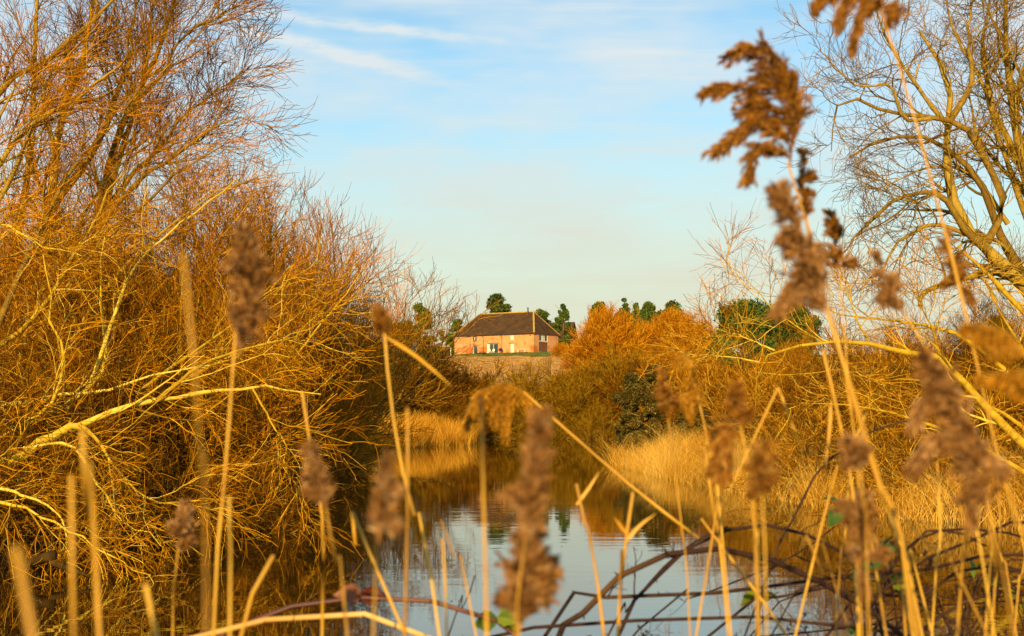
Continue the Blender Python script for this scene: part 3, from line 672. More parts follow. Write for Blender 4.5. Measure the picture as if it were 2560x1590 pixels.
# ------------------------------------------------------------------ reed beds and grass (stuff)
def blades_mesh(rng, base, h, lean, width, name, bend=.5, tone=(.1, 1)):
    """thin curved blades: base (n,3), h (n,)"""
    n = len(base); K = 5
    d = norm(np.concatenate([rng.normal(0, lean, (n, 2)), np.ones((n, 1))], 1)); side = norm(np.cross(d, rng.normal(size=(n, 3))))
    bd = np.concatenate([rng.normal(0, 1, (n, 2)), np.zeros((n, 1))], 1) * bend
    V = np.empty((n, K, 2, 3))
    for j in range(K):
        t = j / (K - 1); c = base + d * (h * t)[:, None] + bd * (h * t * t * .5)[:, None] - np.array([0, 0, 1]) * (h * t * t * .15 * bend)[:, None]
        w = (width * (1 - t * .85))[:, None]; V[:, j, 0] = c - side * w; V[:, j, 1] = c + side * w
    i = np.arange(n * K * 2).reshape(n, K, 2); F = np.stack([i[:, :-1, 0], i[:, :-1, 1], i[:, 1:, 1], i[:, 1:, 0]], -1).reshape(-1, 4)
    return mesh_np(name, V.reshape(-1, 3), [F], np.repeat(np.clip(rng.uniform(*tone, n) + .28 * np.sin(base[:, 0] * 1.9 + base[:, 1] * .5) * np.sin(base[:, 1] * .8 + 1), 0, 1), K * 2), True)
def strip_points(rng, line, wid, n, y_weight=0):
    """random points within wid of a polyline of ground points, on its landward side"""
    p = np.asarray(line, float); seg = np.linalg.norm(np.diff(p, axis=0), axis=1)
    w = seg / (1 + y_weight * p[:-1, 1]); i = rng.choice(len(seg), n, p=w / w.sum()); t = rng.uniform(0, 1, n)[:, None]
    q = p[i] * (1 - t) + p[i + 1] * t; e = norm(p[i + 1] - p[i]); nrm = np.stack([e[:, 1], -e[:, 0]], -1)
    q = q + nrm * (rng.uniform(-.35, 1, n) * wid)[:, None]
    return np.concatenate([q, height(q[:, 0], q[:, 1])[:, None].clip(-.15)], 1)
def stuff(name, label, me, mat): return tag(link(name, me, mat), label, name.replace('_', ' '), None, 'stuff')
rng = np.random.default_rng(70)
right_line = [(4.6, 55), (4.72, 50), (5.4, 40.5), (6.3, 34.5), (7.5, 27.2), (9.2, 24.2), (14, 22.8)]
b = strip_points(rng, right_line, -2.6, 26000, .03); hk = .75 + .45 * np.sin(b[:, 0] * 2.3 + 1.1 * np.sin(b[:, 1] * 1.4)) * np.sin(b[:, 1] * .9 + b[:, 0])
stuff('reed_bed', 'golden reed bed along the right bank', blades_mesh(rng, b, rng.uniform(.55, 1.5, len(b)) * hk.clip(.5, 1.2), .22, np.full(len(b), .0055), 'reed_bed', .9), M['straw'])
left_line = [(-2.9, 86), (-3.4, 83), (-5.3, 79), (-7.0, 72), (-7.4, 62)]
b = strip_points(rng, left_line, 2.4, 11000, 0)
stuff('reed_bed', 'rusty gold reed bed on the far left bank by the water', blades_mesh(rng, b, rng.uniform(.7, 1.8, len(b)), .16, np.full(len(b), .012), 'reed_bed', .6), M['straw_red'])
far_line = [(7.8, 99), (2.5, 103.5), (-2.8, 100.5)]
b = strip_points(rng, far_line, -2.0, 2500, 0)
# dry grass over the slope
n = 42000; x = rng.uniform(-45, 70, n); y = 108 + 225 * rng.uniform(0, 1, n) ** 1.3; keep = (shore_dist(x, y) > 1) & (rng.uniform(0, 1, n) < .25 + .75 * (np.sin(x * .35 + y * .05) * np.sin(y * .09 + 1) > -.1)) & (y < 318)
b = np.stack([x, y, height(x, y)], -1)[keep]
stuff('dry_grass', 'tufts of dry grass over the stubble slope below the barn', blades_mesh(rng, b, rng.uniform(.15, .5, len(b)), .3, .010 + b[:, 1] * .00009, 'dry_grass', .7), M['straw_red'])
n = 16000; x = rng.uniform(-22, -4, n); y = rng.uniform(12, 70, n); dd = shore_dist(x, y); k = (dd > -.3) & (dd < 6)
b = np.stack([x, y, height(x, y)], -1)[k]
stuff('bank_grass', 'dead brown grass and litter under the left thicket', blades_mesh(rng, b, rng.uniform(.15, .7, len(b)), .35, np.full(len(b), .006), 'bank_grass', .9, (0, .5)), M['twig_brown'])

n = 420; y = 12 + 60 * rng.uniform(0, 1, n) ** 1.5; x = rng.uniform(-6.5, 7.5, n); k = shore_dist(x, y) < -.1; c_ = np.stack([x, y, np.full(n, .006)], -1)[k]; n = len(c_)
a = rng.uniform(0, 6.28, n); u = np.stack([np.cos(a), np.sin(a), 0 * a], -1) * rng.uniform(.015, .05, (n, 1)); w = np.stack([-u[:, 1], u[:, 0], 0 * a], -1) * rng.uniform(.2, .5, (n, 1))
stuff('floating_leaves', 'dead leaves and bits of reed floating on the pond', mesh_np('floating_leaves', np.stack([c_ - u, c_ + w, c_ + u, c_ - w], 1).reshape(-1, 3), [np.arange(n * 4).reshape(n, 4)], np.repeat(rng.uniform(0, .6, n), 4), False), M['twig_brown'])

# ------------------------------------------------------------------ box modelling helpers
class Box:
    def __init__(s): s.bm = bmesh.new()
    def box(s, x0, x1, y0, y1, z0, z1):
        v = [s.bm.verts.new((x, y, z)) for z in (z0, z1) for y in (y0, y1) for x in (x0, x1)]
        for f in ((0, 2, 3, 1), (4, 5, 7, 6), (0, 1, 5, 4), (2, 6, 7, 3), (0, 4, 6, 2), (1, 3, 7, 5)): s.bm.faces.new([v[i] for i in f])
        return s
    def poly(s, *pts): s.bm.faces.new([s.bm.verts.new(p) for p in pts]); return s
    def tube(s, pts, r, k=8):
        P = np.array(pts, float); t = Tubes(); t.add(P[None], np.full((1, len(P)), r), np.array([.5]), k)
        V = np.concatenate(t.V); vs = [s.bm.verts.new(v) for v in V]
        for f in t.F:
            for q in f: s.bm.faces.new([vs[i] for i in q])
        s.bm.faces.new(vs[-k:]); return s
    def build(s, name, mat, parent=None):
        bmesh.ops.recalc_face_normals(s.bm, faces=s.bm.faces)
        me = bpy.data.meshes.new(name); s.bm.to_mesh(me); s.bm.free(); return link(name, me, mat, parent)
def brick_mat():
    m, N, L, b = mat_base('old orange brick')
    tc = N.new('ShaderNodeTexCoord'); sp = N.new('ShaderNodeSeparateXYZ'); L.new(tc.outputs['Object'], sp.inputs[0])
    ad = N.new('ShaderNodeMath'); L.new(sp.outputs[0], ad.inputs[0]); L.new(sp.outputs[1], ad.inputs[1])
    cb = N.new('ShaderNodeCombineXYZ'); L.new(ad.outputs[0], cb.inputs[0]); L.new(sp.outputs[2], cb.inputs[1])
    br = N.new('ShaderNodeTexBrick'); L.new(cb.outputs[0], br.inputs['Vector']); br.inputs['Scale'].default_value = 1; br.inputs['Brick Width'].default_value = .23; br.inputs['Row Height'].default_value = .075; br.inputs['Mortar Size'].default_value = .01
    br.inputs['Color1'].default_value = (.49, .215, .07, 1); br.inputs['Color2'].default_value = (.58, .285, .095, 1); br.inputs['Mortar'].default_value = (.50, .33, .18, 1)
    no = N.new('ShaderNodeTexNoise'); L.new(tc.outputs['Object'], no.inputs['Vector']); no.inputs['Scale'].default_value = .55; no.inputs['Detail'].default_value = 7; no.inputs['Roughness'].default_value = .7
    w = ramp(N, L, no.outputs['Fac'], [(.30, (.62, .52, .46)), (.5, (1, 1, 1)), (.68, (1.0, 1.0, 1.0)), (.8, (1.0, .96, .9))])
    mx = N.new('ShaderNodeMix'); mx.data_type = 'RGBA'; mx.blend_type = 'MULTIPLY'; mx.inputs[0].default_value = 1; L.new(br.outputs[0], mx.inputs[6]); L.new(w, mx.inputs[7])
    # a redder band of rebuilt brickwork low on the wall and pale lime wash patches
    z = N.new('ShaderNodeMapRange'); L.new(sp.outputs[2], z.inputs[0]); z.inputs[1].default_value = 2.1; z.inputs[2].default_value = 1.5
    n2 = N.new('ShaderNodeTexNoise'); L.new(tc.outputs['Object'], n2.inputs['Vector']); n2.inputs['Scale'].default_value = .35; n2.inputs['Detail'].default_value = 4
    r2 = N.new('ShaderNodeMapRange'); L.new(n2.outputs['Fac'], r2.inputs[0]); r2.inputs[1].default_value = .45; r2.inputs[2].default_value = .6
    mm = N.new('ShaderNodeMath'); mm.operation = 'MULTIPLY'; L.new(z.outputs[0], mm.inputs[0]); L.new(r2.outputs[0], mm.inputs[1])
    m3 = N.new('ShaderNodeMix'); m3.data_type = 'RGBA'; L.new(mm.outputs[0], m3.inputs[0]); L.new(mx.outputs[2], m3.inputs[6]); m3.inputs[7].default_value = (.42, .13, .03, 1)
    L.new(m3.outputs[2], b.inputs['Base Color']); b.inputs['Roughness'].default_value = .9; b.inputs['Specular IOR Level'].default_value = .15
    return m
def tile_mat():
    m, N, L, b = mat_base('mossy plain tiles')
    tc = N.new('ShaderNodeTexCoord'); no = N.new('ShaderNodeTexNoise'); L.new(tc.outputs['Object'], no.inputs['Vector']); no.inputs['Scale'].default_value = .7; no.inputs['Detail'].default_value = 8; no.inputs['Roughness'].default_value = .72
    wv = N.new('ShaderNodeTexWave'); wv.bands_direction = 'Z'; L.new(tc.outputs['Object'], wv.inputs['Vector']); wv.inputs['Scale'].default_value = 2.2; wv.inputs['Distortion'].default_value = .6
    c = ramp(N, L, no.outputs['Fac'], [(.28, (.032, .018, .009)), (.5, (.066, .035, .014)), (.62, (.085, .046, .016)), (.78, (.13, .09, .018))])
    bu = N.new('ShaderNodeBump'); bu.inputs['Strength'].default_value = .5; bu.inputs['Distance'].default_value = .05; L.new(wv.outputs['Fac'], bu.inputs['Height']); L.new(bu.outputs[0], b.inputs['Normal'])
    L.new(c, b.inputs['Base Color']); b.inputs['Roughness'].default_value = .9; b.inputs['Specular IOR Level'].default_value = .15
    return m
M['brick'] = brick_mat(); M['tile'] = tile_mat()
M['lichen'] = plain('lichened ridge tiles', (.42, .25, .04), .9, .4, 3)
M['hip'] = plain('weathered hip tiles', (.30, .16, .06), .9, .4, 3)
M['white'] = plain('cream paint', (.74, .70, .55), .5, .08)
M['glass'] = plain('dark window glass', (.030, .050, .055), .08, .3, .6, 0, .5)
M['curtain'] = plain('pale curtain', (.55, .54, .44), .9, .2, 2)
M['black'] = plain('black metal', (.02, .02, .022), .45)
M['wood'] = plain('brown boards', (.13, .06, .022), .8, .35, 3)
M['redbrick'] = plain('red brick chimney', (.40, .13, .06), .9, .3, 4)
M['stone'] = plain('pale stone', (.50, .42, .30), .9, .35, 2)
M['purple'] = tone_mat('purple flowers', [(0, (.05, .02, .06)), (1, (.20, .06, .22))], 8, .4)
M['terracotta'] = plain('terracotta', (.32, .12, .05), .8)
M['lawn'] = plain('mown grass', (.10, .125, .018), .95, .4, .8, 0, .1, .3)
M['path'] = plain('pale track', (.50, .36, .20), .95, .3, .7)
M['shedroof'] = plain('white sheet roof', (.72, .68, .60), .5, .06)

def wall_panel(bx, L_, Hh, ops, axis_, flip, off, depth=.28, zb=-.6):
    """a wall face with real openings and their reveals. axis_ 'x' front, 'y' side"""
    us = sorted({0, L_, *[o[0] for o in ops], *[o[1] for o in ops]}); zs = sorted({zb, Hh, *[o[2] for o in ops], *[o[3] for o in ops]})
    def P(u, z, d): return (u, off + d, z) if axis_ == 'x' else (off - d, u, z)
    for a, b_ in zip(us, us[1:]):
        for c, d in zip(zs, zs[1:]):
            if any(o[0] <= a and b_ <= o[1] and o[2] <= c and d <= o[3] for o in ops): continue
            bx.poly(P(a, c, 0), P(b_, c, 0), P(b_, d, 0), P(a, d, 0))
    for u0, u1, z0, z1 in ops:
        for (ua, za), (ub, zb_) in (((u0, z0), (u1, z0)), ((u1, z0), (u1, z1)), ((u1, z1), (u0, z1)), ((u0, z1), (u0, z0))):
            bx.poly(P(ua, za, 0), P(ub, zb_, 0), P(ub, zb_, depth), P(ua, za, depth))

# ------------------------------------------------------------------ the barn
TH = R_(35); BL, BW, BH, BR = 24.1, 10.8, 4.8, 10.35
gl = W(1136, 887, 352); barn_xy = gl[:2]; barn_z = gl[2]
barn = empty('brick_barn', (gl[0], gl[1], barn_z), -TH, 'long converted brick barn with a hipped tiled roof on the hill', 'barn')
front_ops = [(5.8, 6.95, 3.15, 4.4), (5.9, 7.15, .05, 2.25), (10.6, 13.5, .1, 2.5), (17.1, 18.25, 3.25, 4.6), (17.1, 18.35, .1, 2.4)]
side_ops = [(2.3, 6.2, 2.9, 4.55), (2.3, 6.2, .3, 2.65)]
bx = Box()
wall_panel(bx, BL, BH, front_ops, 'x', False, 0); wall_panel(bx, BW, BH, side_ops, 'y', False, BL)
bx.poly((0, 0, -.6), (0, 0, BH), (0, BW, BH), (0, BW, -.6)); bx.poly((0, BW, -.6), (0, BW, BH), (BL, BW, BH), (BL, BW, -.6))
bx.build('wall', M['brick'], barn)
ov = .35; za = BH - .18
r1, r2, rm = 3.85, 20.4, BW / 2
rf = Box()
A_, B_, C_, D_ = (-ov, -ov, za), (BL + ov, -ov, za), (BL + ov, BW + ov, za), (-ov, BW + ov, za); E_, F_ = (r1, rm, BR), (r2, rm, BR)
rf.poly(A_, B_, F_, E_); rf.poly(B_, C_, F_); rf.poly(C_, D_, E_, F_); rf.poly(D_, A_, E_)
rf.poly((-ov, -ov, za - .02), (-ov, BW + ov, za - .02), (BL + ov, BW + ov, za - .02), (BL + ov, -ov, za - .02))
roof = rf.build('roof', M['tile'], barn)
def lift(p, d): return (p[0], p[1], p[2] + d)
Box().tube([lift(E_, .02), lift(F_, .02)], .17).build('ridge_tiles', M['lichen'], roof)
Box().tube([lift(B_, .05), lift(F_, .04)], .24).build('hip_tiles', M['lichen'], roof)
Box().tube([lift(C_, .03), lift(F_, .03)], .14).build('hip_tiles', M['hip'], roof)
Box().tube([lift(A_, .03), lift(E_, .03)], .14).build('hip_tiles', M['hip'], roof)
Box().tube([(19.2, rm - .7, BR - 1.2), (19.2, rm - .7, BR + .9)], .16).tube([(19.2, rm - .7, BR + .9), (19.2, rm - .7, BR + 1.05)], .23).build('flue_pipe', M['black'], roof)
Box().tube([(-.3, -.42, za - .02), (BL + .3, -.42, za - .02)], .07).build('gutter', M['black'], barn)
for u in (9.05, 14.7): Box().tube([(u - .3, -.40, za - .08), (u, -.1, za - .5), (u, -.1, 0)], .065).build('drainpipe', M['black'], barn)
def window(par, u0, u1, z0, z1, axis_, off, mull=1, frame='white', pane='glass', name='window', bars=0, curtain=None):
    d = .17
    def bb(bxx, a, b_, z_0, z_1, d0, d1):
        if axis_ == 'x': bxx.box(a, b_, off + d0, off + d1, z_0, z_1)
        else: bxx.box(off - d1, off - d0, a, b_, z_0, z_1)
    w = .09; fr = Box()
    bb(fr, u0, u0 + w, z0, z1, d - .06, d + .02); bb(fr, u1 - w, u1, z0, z1, d - .06, d + .02); bb(fr, u0 + w, u1 - w, z0, z0 + w, d - .06, d + .02); bb(fr, u0 + w, u1 - w, z1 - w, z1, d - .06, d + .02)
    for k in range(1, mull + 1):
        c = u0 + (u1 - u0) * k / (mull + 1); bb(fr, c - .04, c + .04, z0 + w, z1 - w, d - .05, d + .01)
    for k in range(1, bars + 1):
        c = z0 + (z1 - z0) * k / (bars + 1); bb(fr, u0 + w, u1 - w, c - .03, c + .03, d - .045, d + .005)
    f = fr.build(name, M[frame], par)
    pn = Box(); bb(pn, u0 + .02, u1 - .02, z0 + .02, z1 - .02, d + .03, d + .05); pn.build('pane', M[pane], f)
    if curtain:
        cb = Box()
        for a, c in curtain: bb(cb, u0 + (u1 - u0) * a, u0 + (u1 - u0) * c, z0 + w, z1 - w, d + .005, d + .028)
        cb.build('curtain', M['curtain'], f)
    return f
window(barn, *front_ops[0], 'x', 0, 1, 'black', curtain=[(.25, .6)])
window(barn, *front_ops[1], 'x', 0, 0, 'white', name='door')
window(barn, *front_ops[2], 'x', 0, 1, 'white', name='glazed_opening', curtain=[(.04, .1)])
window(barn, *front_ops[3], 'x', 0, 1, 'white', curtain=[(.1, .9)])
window(barn, *front_ops[4], 'x', 0, 1, 'white', name='door', curtain=[(.15, .85)])
window(barn, *side_ops[0], 'y', BL, 2, 'white', bars=0, curtain=[(.40, .60)])
window(barn, *side_ops[1], 'y', BL, 2, 'wood', 'wood', name='door')
# pale jamb, lintels, relieving arch, vents
Box().box(10.25, 10.6, -.03, .1, .1, 2.55).build('jamb', M['white'], barn)
Box().box(10.2, 13.9, -.05, .1, 2.5, 2.68).build('lintel', M['wood'], barn)
Box().box(16.8, 18.7, -.04, .1, 2.4, 2.52).build('lintel', M['wood'], barn)
Box().box(5.6, 7.4, -.04, .1, 2.25, 2.37).build('lintel', M['wood'], barn)
ar = Box(); ar.tube([(12.05 + 2.0 * math.cos(a), -.02, 2.75 + 1.0 * math.sin(a)) for a in np.linspace(R_(160), R_(20), 12)], .07, 5); ar.build('brick_arch', M['redbrick'], barn)
for u, z0, z1 in ((5.1, 1.5, 2.4), (7.7, 1.5, 2.4), (18.95, 1.7, 2.6), (21.5, 1.8, 2.7)): Box().box(u - .06, u + .06, -.02, .05, z0, z1).build('vent_slit', M['black'], barn)
Box().box(-.03 + 23.0, 23.25, -.12, .0, 4.05, 4.3).build('wall_lamp', M['black'], barn)

def at_barn(u, v, z=0):
    c, s = math.cos(-TH), math.sin(-TH); return np.array([gl[0] + u * c - v * s, gl[1] + u * s + v * c, barn_z + z])
# terrace under the barn and lawn in front
def barn_sheet(name, u0, u1, v0, v1, mat, zoff, nu=24, nv=12, wav=0):
    V = []; 
    for j in range(nv + 1):
        for i in range(nu + 1):
            u = u0 + (u1 - u0) * i / nu; ve = v0 * (.55 + .3 * math.sin(u * .45) + .15 * math.sin(u * 1.7)) if v0 < -5 else v0; v = ve + (v1 - ve) * j / nv; j0 = (1 - j / nv) if v0 < -5 else 0
            p = at_barn(u, v); t = min(1, max(0, (j0 - .2) / .7))
            z = barn_z * (1 - t) + H(p[0], p[1]) * t + zoff + .03 * math.sin(u * 1.3) * t
            V.append((p[0], p[1], z))
    i = np.arange((nu + 1) * (nv + 1)).reshape(nv + 1, nu + 1); F = np.stack([i[:-1, :-1], i[:-1, 1:], i[1:, 1:], i[1:, :-1]], -1).reshape(-1, 4)
    return tag(link(name, mesh_np(name, np.array(V), [F]), mat), kind='structure')
barn_sheet('lawn', 3, 34, -12, .3, M['lawn'], .06)
barn_sheet('path', 2, 23, -1.3, -.02, M['stone'], .10, 20, 2)

# garden things by the barn
def chair(u, v, label, rz):
    e = empty('garden_chair', at_barn(u, v, .1), rz, label, 'chair')
    Box().box(-.28, .28, -.28, .28, .40, .46).build('seat', M['white'], e); Box().box(-.28, .28, .24, .30, .46, 1.0).build('backrest', M['white'], e)
    for a in (-1, 1):
        Box().box(a * .25 - .03, a * .25 + .03, -.25, .25, .62, .66).build('armrest', M['white'], e)
        for c in (-1, 1): Box().box(a * .25 - .025, a * .25 + .025, c * .25 - .025, c * .25 + .025, 0, .40).build('leg', M['white'], e)
chair(11.6, -.9, 'white garden chair in front of the wide glazed opening', .3)
chair(12.7, -.9, 'white garden chair at the right side of the wide glazed opening', -.4)
def bench(u, v, ln, label, mat, name='garden_bench', h=.42, frame=False):
    e = empty(name, at_barn(u, v, .1), -TH, label, 'bench' if name == 'garden_bench' else 'table')
    top = Box()
    for k in range(3): top.box(-ln / 2, ln / 2, -.24 + k * .17, -.10 + k * .17, h, h + .05)
    top.build('seat' if name == 'garden_bench' else 'tabletop', M[mat], e)
    for a in (-1, 1):
        for c in (-1, 1): Box().box(a * ln * .44 - .04, a * ln * .44 + .04, c * .2 - .04, c * .2 + .04, 0, h).build('leg', M[mat], e)
    return e
bench(8.1, -.9, 1.3, 'low dark bench right of the left barn door', 'black')
bench(9.7, -.9, .9, 'short dark bench beside the left drainpipe', 'black')
bench(21.3, -1.2, 2.3, 'white garden table near the right corner of the barn', 'white', 'garden_table', .72)
e = empty('potted_plant', at_barn(14.9, -.9, .1), 0, 'potted purple plant by the right drainpipe', 'plant')
p_ = Box(); p_.tube([(0, 0, 0), (0, 0, .2), (0, 0, .4)], .26, 12); p_.build('pot', M['terracotta'], e)
link('flowers', leafy_mesh(9, [((0, 0, .75), (.45, .45, .38))], 500, .08), M['purple'], e)

# farmhouse behind, with a chimney over the barn ridge
g2 = W(1384, 850, 402)
fh = empty('farmhouse', (g2[0], g2[1], 15), -R_(20), 'red roofed farmhouse with a brick chimney behind the barn', 'house')
hz = 6.2
Box().box(-6, 6, -4, 4, -1, hz).build('wall', M['brick'], fh)
rb = Box(); rz_ = W(1384, 806, 402)[2] - 15
rb.poly((-6.4, -4.4, hz - .1), (6.4, -4.4, hz - .1), (6.4, 0, rz_), (-6.4, 0, rz_)); rb.poly((6.4, 4.4, hz - .1), (-6.4, 4.4, hz - .1), (-6.4, 0, rz_), (6.4, 0, rz_)); rb.poly((-6.0, -4, hz - .1), (-6.0, 0, rz_ - .15), (-6.0, 4, hz - .1)); rb.poly((6.0, -4, hz - .1), (6.0, 4, hz - .1), (6.0, 0, rz_ - .15))
rfh = rb.build('roof', M['tile'], fh)
ctop = W(1340, 775, 402)[2] - 15; cb = Box(); cb.box(-5.4, -4.3, -.5, .5, rz_ - 1, ctop - .5); cb.box(-5.5, -4.2, -.6, .6, ctop - .5, ctop - .3); cc = cb.build('chimney', M['redbrick'], rfh)
for a in (-5.15, -4.55): Box().tube([(a, 0, ctop - .3), (a, 0, ctop + .5)], .15).build('chimney_pot', M['redbrick'], rfh)
# low shed with white roof left of the barn, white post
g3 = on_ground(1092, 352); zt = W(1092, 865, 352)[2]
sh = empty('shed', (g3[0], g3[1], zt - 2.4), R_(4), 'low shed with a flat white roof left of the barn', 'shed')
Box().box(-3.0, 3.0, -1.5, 1.5, -1, 2.2).build('wall', M['wood'], sh); Box().box(-3.2, 3.2, -1.7, 1.7, 2.2, 2.42).build('roof', M['shedroof'], sh)
g4 = W(1127, 883, 346); pst = Box(); pst.box(-.09, .09, -.09, .09, -.6, 1.25); pst.box(-.12, .12, -.12, .12, 1.25, 1.32)
po = pst.build('post', M['white']); po.location = tuple(g4); tag(po, 'white post standing just left of the barn', 'post')
# low pale wall and track right of the barn
w0, w1 = W(1352, 898, 330), W(1420, 906, 325)
sw = Box(); 
dirv = (w1 - w0); ln = float(np.linalg.norm(dirv[:2]))
for k in range(12):
    a = ln * k / 12; sw.box(a, a + ln / 12 - .03, -.22, .22, -.8, .55 + .12 * math.sin(k * 2.3))
swo = sw.build('stone_wall', M['stone']); swo.location = tuple(w0); swo.rotation_euler[2] = math.atan2(dirv[1], dirv[0]); tag(swo, 'low pale stone wall on the slope right of the barn', 'wall')
# mast
gm = on_ground(1801, 400); top = W(1801, 733, 400)[2] - gm[2]
ms = empty('mast', gm, 0, 'thin telecom mast with a white top right of the flame willows', 'mast')
Box().tube([(0, 0, 0), (0, 0, top * .5), (0, 0, top - 2.4)], .18).build('pole', M['black'], ms)
Box().tube([(0, 0, top - 2.4), (0, 0, top - 1.2), (0, 0, top)], .26).build('antenna', M['white'], ms)
for k in range(3):
    a = k * 2.1; Box().box(.4 * math.cos(a) - .12, .4 * math.cos(a) + .12, .4 * math.sin(a) - .12, .4 * math.sin(a) + .12, top - 4.6, top - 3.0).tube([(0, 0, top - 3.6), (.4 * math.cos(a), .4 * math.sin(a), top - 3.6)], .06).build('antenna_panel', M['black'], ms)

# sunken branch in the water on the left
rng = np.random.default_rng(90); t = Tubes()
P = np.array([resample([W(20, 1432, 17) + (0, 0, .0), W(100, 1408, 16.8) + (0, 0, .05), W(140, 1402, 16.8) + (0, 0, .06)], 10), resample([W(130, 1405, 16.8), W(180, 1425, 16.6), W(240, 1445, 16.4)], 10)])
t.add(P, np.array([np.linspace(.02, .075, 10), np.linspace(.05, .012, 10)]), np.array([.0, .05]), 7, True)
Q, S = grow(rng, P, np.full((2, 10), .02), 4, .2, 1, (30, 70), .5, 5, .5, .005, -.05); t.add(Q, S, .1, 4)
tag(t.build('sunken_branch', M['bark_dark']), 'dark waterlogged branch poking out of the water at the lower left', 'branch')

# ------------------------------------------------------------------ foreground reeds
def to_world(pts, Y, dy=0.0):
    k = len(pts); return np.array([W(x, y, Y + dy * i / max(k - 1, 1)) for i, (x, y) in enumerate(pts)])
def root_down(Wp, z=.15):
    """carry the lowest end of a stem on down to the bank"""
    p = Wp[0]; d = Wp[0] - Wp[1]
    if p[2] < z + .05 or d[2] > -1e-3: return Wp
    d = norm(d * np.array([.6, .6, 1.0])); L = (p[2] - z) / max(-d[2], .3)
    return np.vstack([p + d * L + np.array([0, 0, 0]), Wp])
def head_mesh(seed, rachs, width, side, n=90, droop=.6, spread=.6, sp_len=.009, per=22):
    t = Tubes(); tot = sum(np.linalg.norm(np.diff(r, axis=0), axis=1).sum() for r in rachs)
    for q, r in enumerate(rachs):
        ln = np.linalg.norm(np.diff(r, axis=0), axis=1).sum(); head_lobe(t, seed + 1000 * q, r, width * (1 if q == 0 else .8), side, max(16, int(n * ln / tot)), droop, spread, sp_len, per)
    return t.mesh('seed_head', False)
def head_lobe(t, seed, rach, width, side, n, droop, spread, sp_len, per):
    """reed plume: rachis curve (k,3); branchlets hang from it, each thick with spikelets"""
    rng = np.random.default_rng(seed); k = len(rach)
    t.add(rach[None], np.linspace(.0016, .0006, k)[None], np.array([.6]), 5)
    s = rng.uniform(0, 1, n) ** .9; f = s * (k - 1) * .999; i = f.astype(int); w = (f - i)[:, None]
    base = rach[i] * (1 - w) + rach[i + 1] * w; tan = norm(rach[i + 1] - rach[i])
    v = rng.normal(size=(n, 3)); v -= (v * tan).sum(1, keepdims=True) * tan; v = norm(v)
    d = norm(tan * 1.0 + v * spread * rng.uniform(.3, 1.2, (n, 1)) + np.asarray(side) * rng.uniform(.2, 1.2, (n, 1)))
    prof = np.interp(s, [0, .15, .45, .8, 1], [.75, 1.0, 1.0, .75, .5])
    bl = width * prof * rng.uniform(.55, 1.15, n)
    K = 7; Q = np.empty((n, K, 3)); Q[:, 0] = base
    for j in range(1, K):
        Q[:, j] = Q[:, j - 1] + d * (bl / (K - 1))[:, None]; d = norm(d + np.array([0, 0, -droop / K]) + rng.normal(0, .10, (n, 3)))
    t.add(Q, np.repeat(np.linspace(.0006, .00025, K)[None], n, 0), rng.uniform(.3, .7, n), 3)
    m = n * per; bi = np.repeat(np.arange(n), per); u = rng.uniform(.12, 1, m) * (K - 1) * .999; i = u.astype(int); w = (u - i)[:, None]
    p = Q[bi, i] * (1 - w) + Q[bi, i + 1] * w; tg = norm(Q[bi, i + 1] - Q[bi, i])
    a = norm(tg + rng.normal(0, .24, (m, 3)) + np.array([0, 0, -.18])); bb = norm(np.cross(a, rng.normal(size=(m, 3))))
    ll = sp_len * 1.15 * rng.uniform(.6, 1.5, (m, 1)); ww = ll * .10
    V = np.stack([p, p + a * ll * .45 + bb * ww, p + a * ll, p + a * ll * .45 - bb * ww], 1)
    clump = rng.uniform(0, .5, n)[bi]
    t.raw(V.reshape(-1, 3), np.arange(m * 4).reshape(m, 4), np.repeat(np.clip(clump + rng.uniform(0, .6, m), 0, 1), 4))
    # silky hairs
    h = int(m * .9); pick = rng.integers(0, m, h); hp = p[pick]; hd = norm(rng.normal(size=(h, 3)) + tg[pick]); hb = norm(np.cross(hd, rng.normal(size=(h, 3)))) * .00022; hl = sp_len * rng.uniform(.7, 1.4, (h, 1))
    V = np.stack([hp - hb, hp + hb, hp + hd * hl + hb * .4, hp + hd * hl - hb * .4], 1); t.raw(V.reshape(-1, 3), np.arange(h * 4).reshape(h, 4), .98)
reed_n = [0]
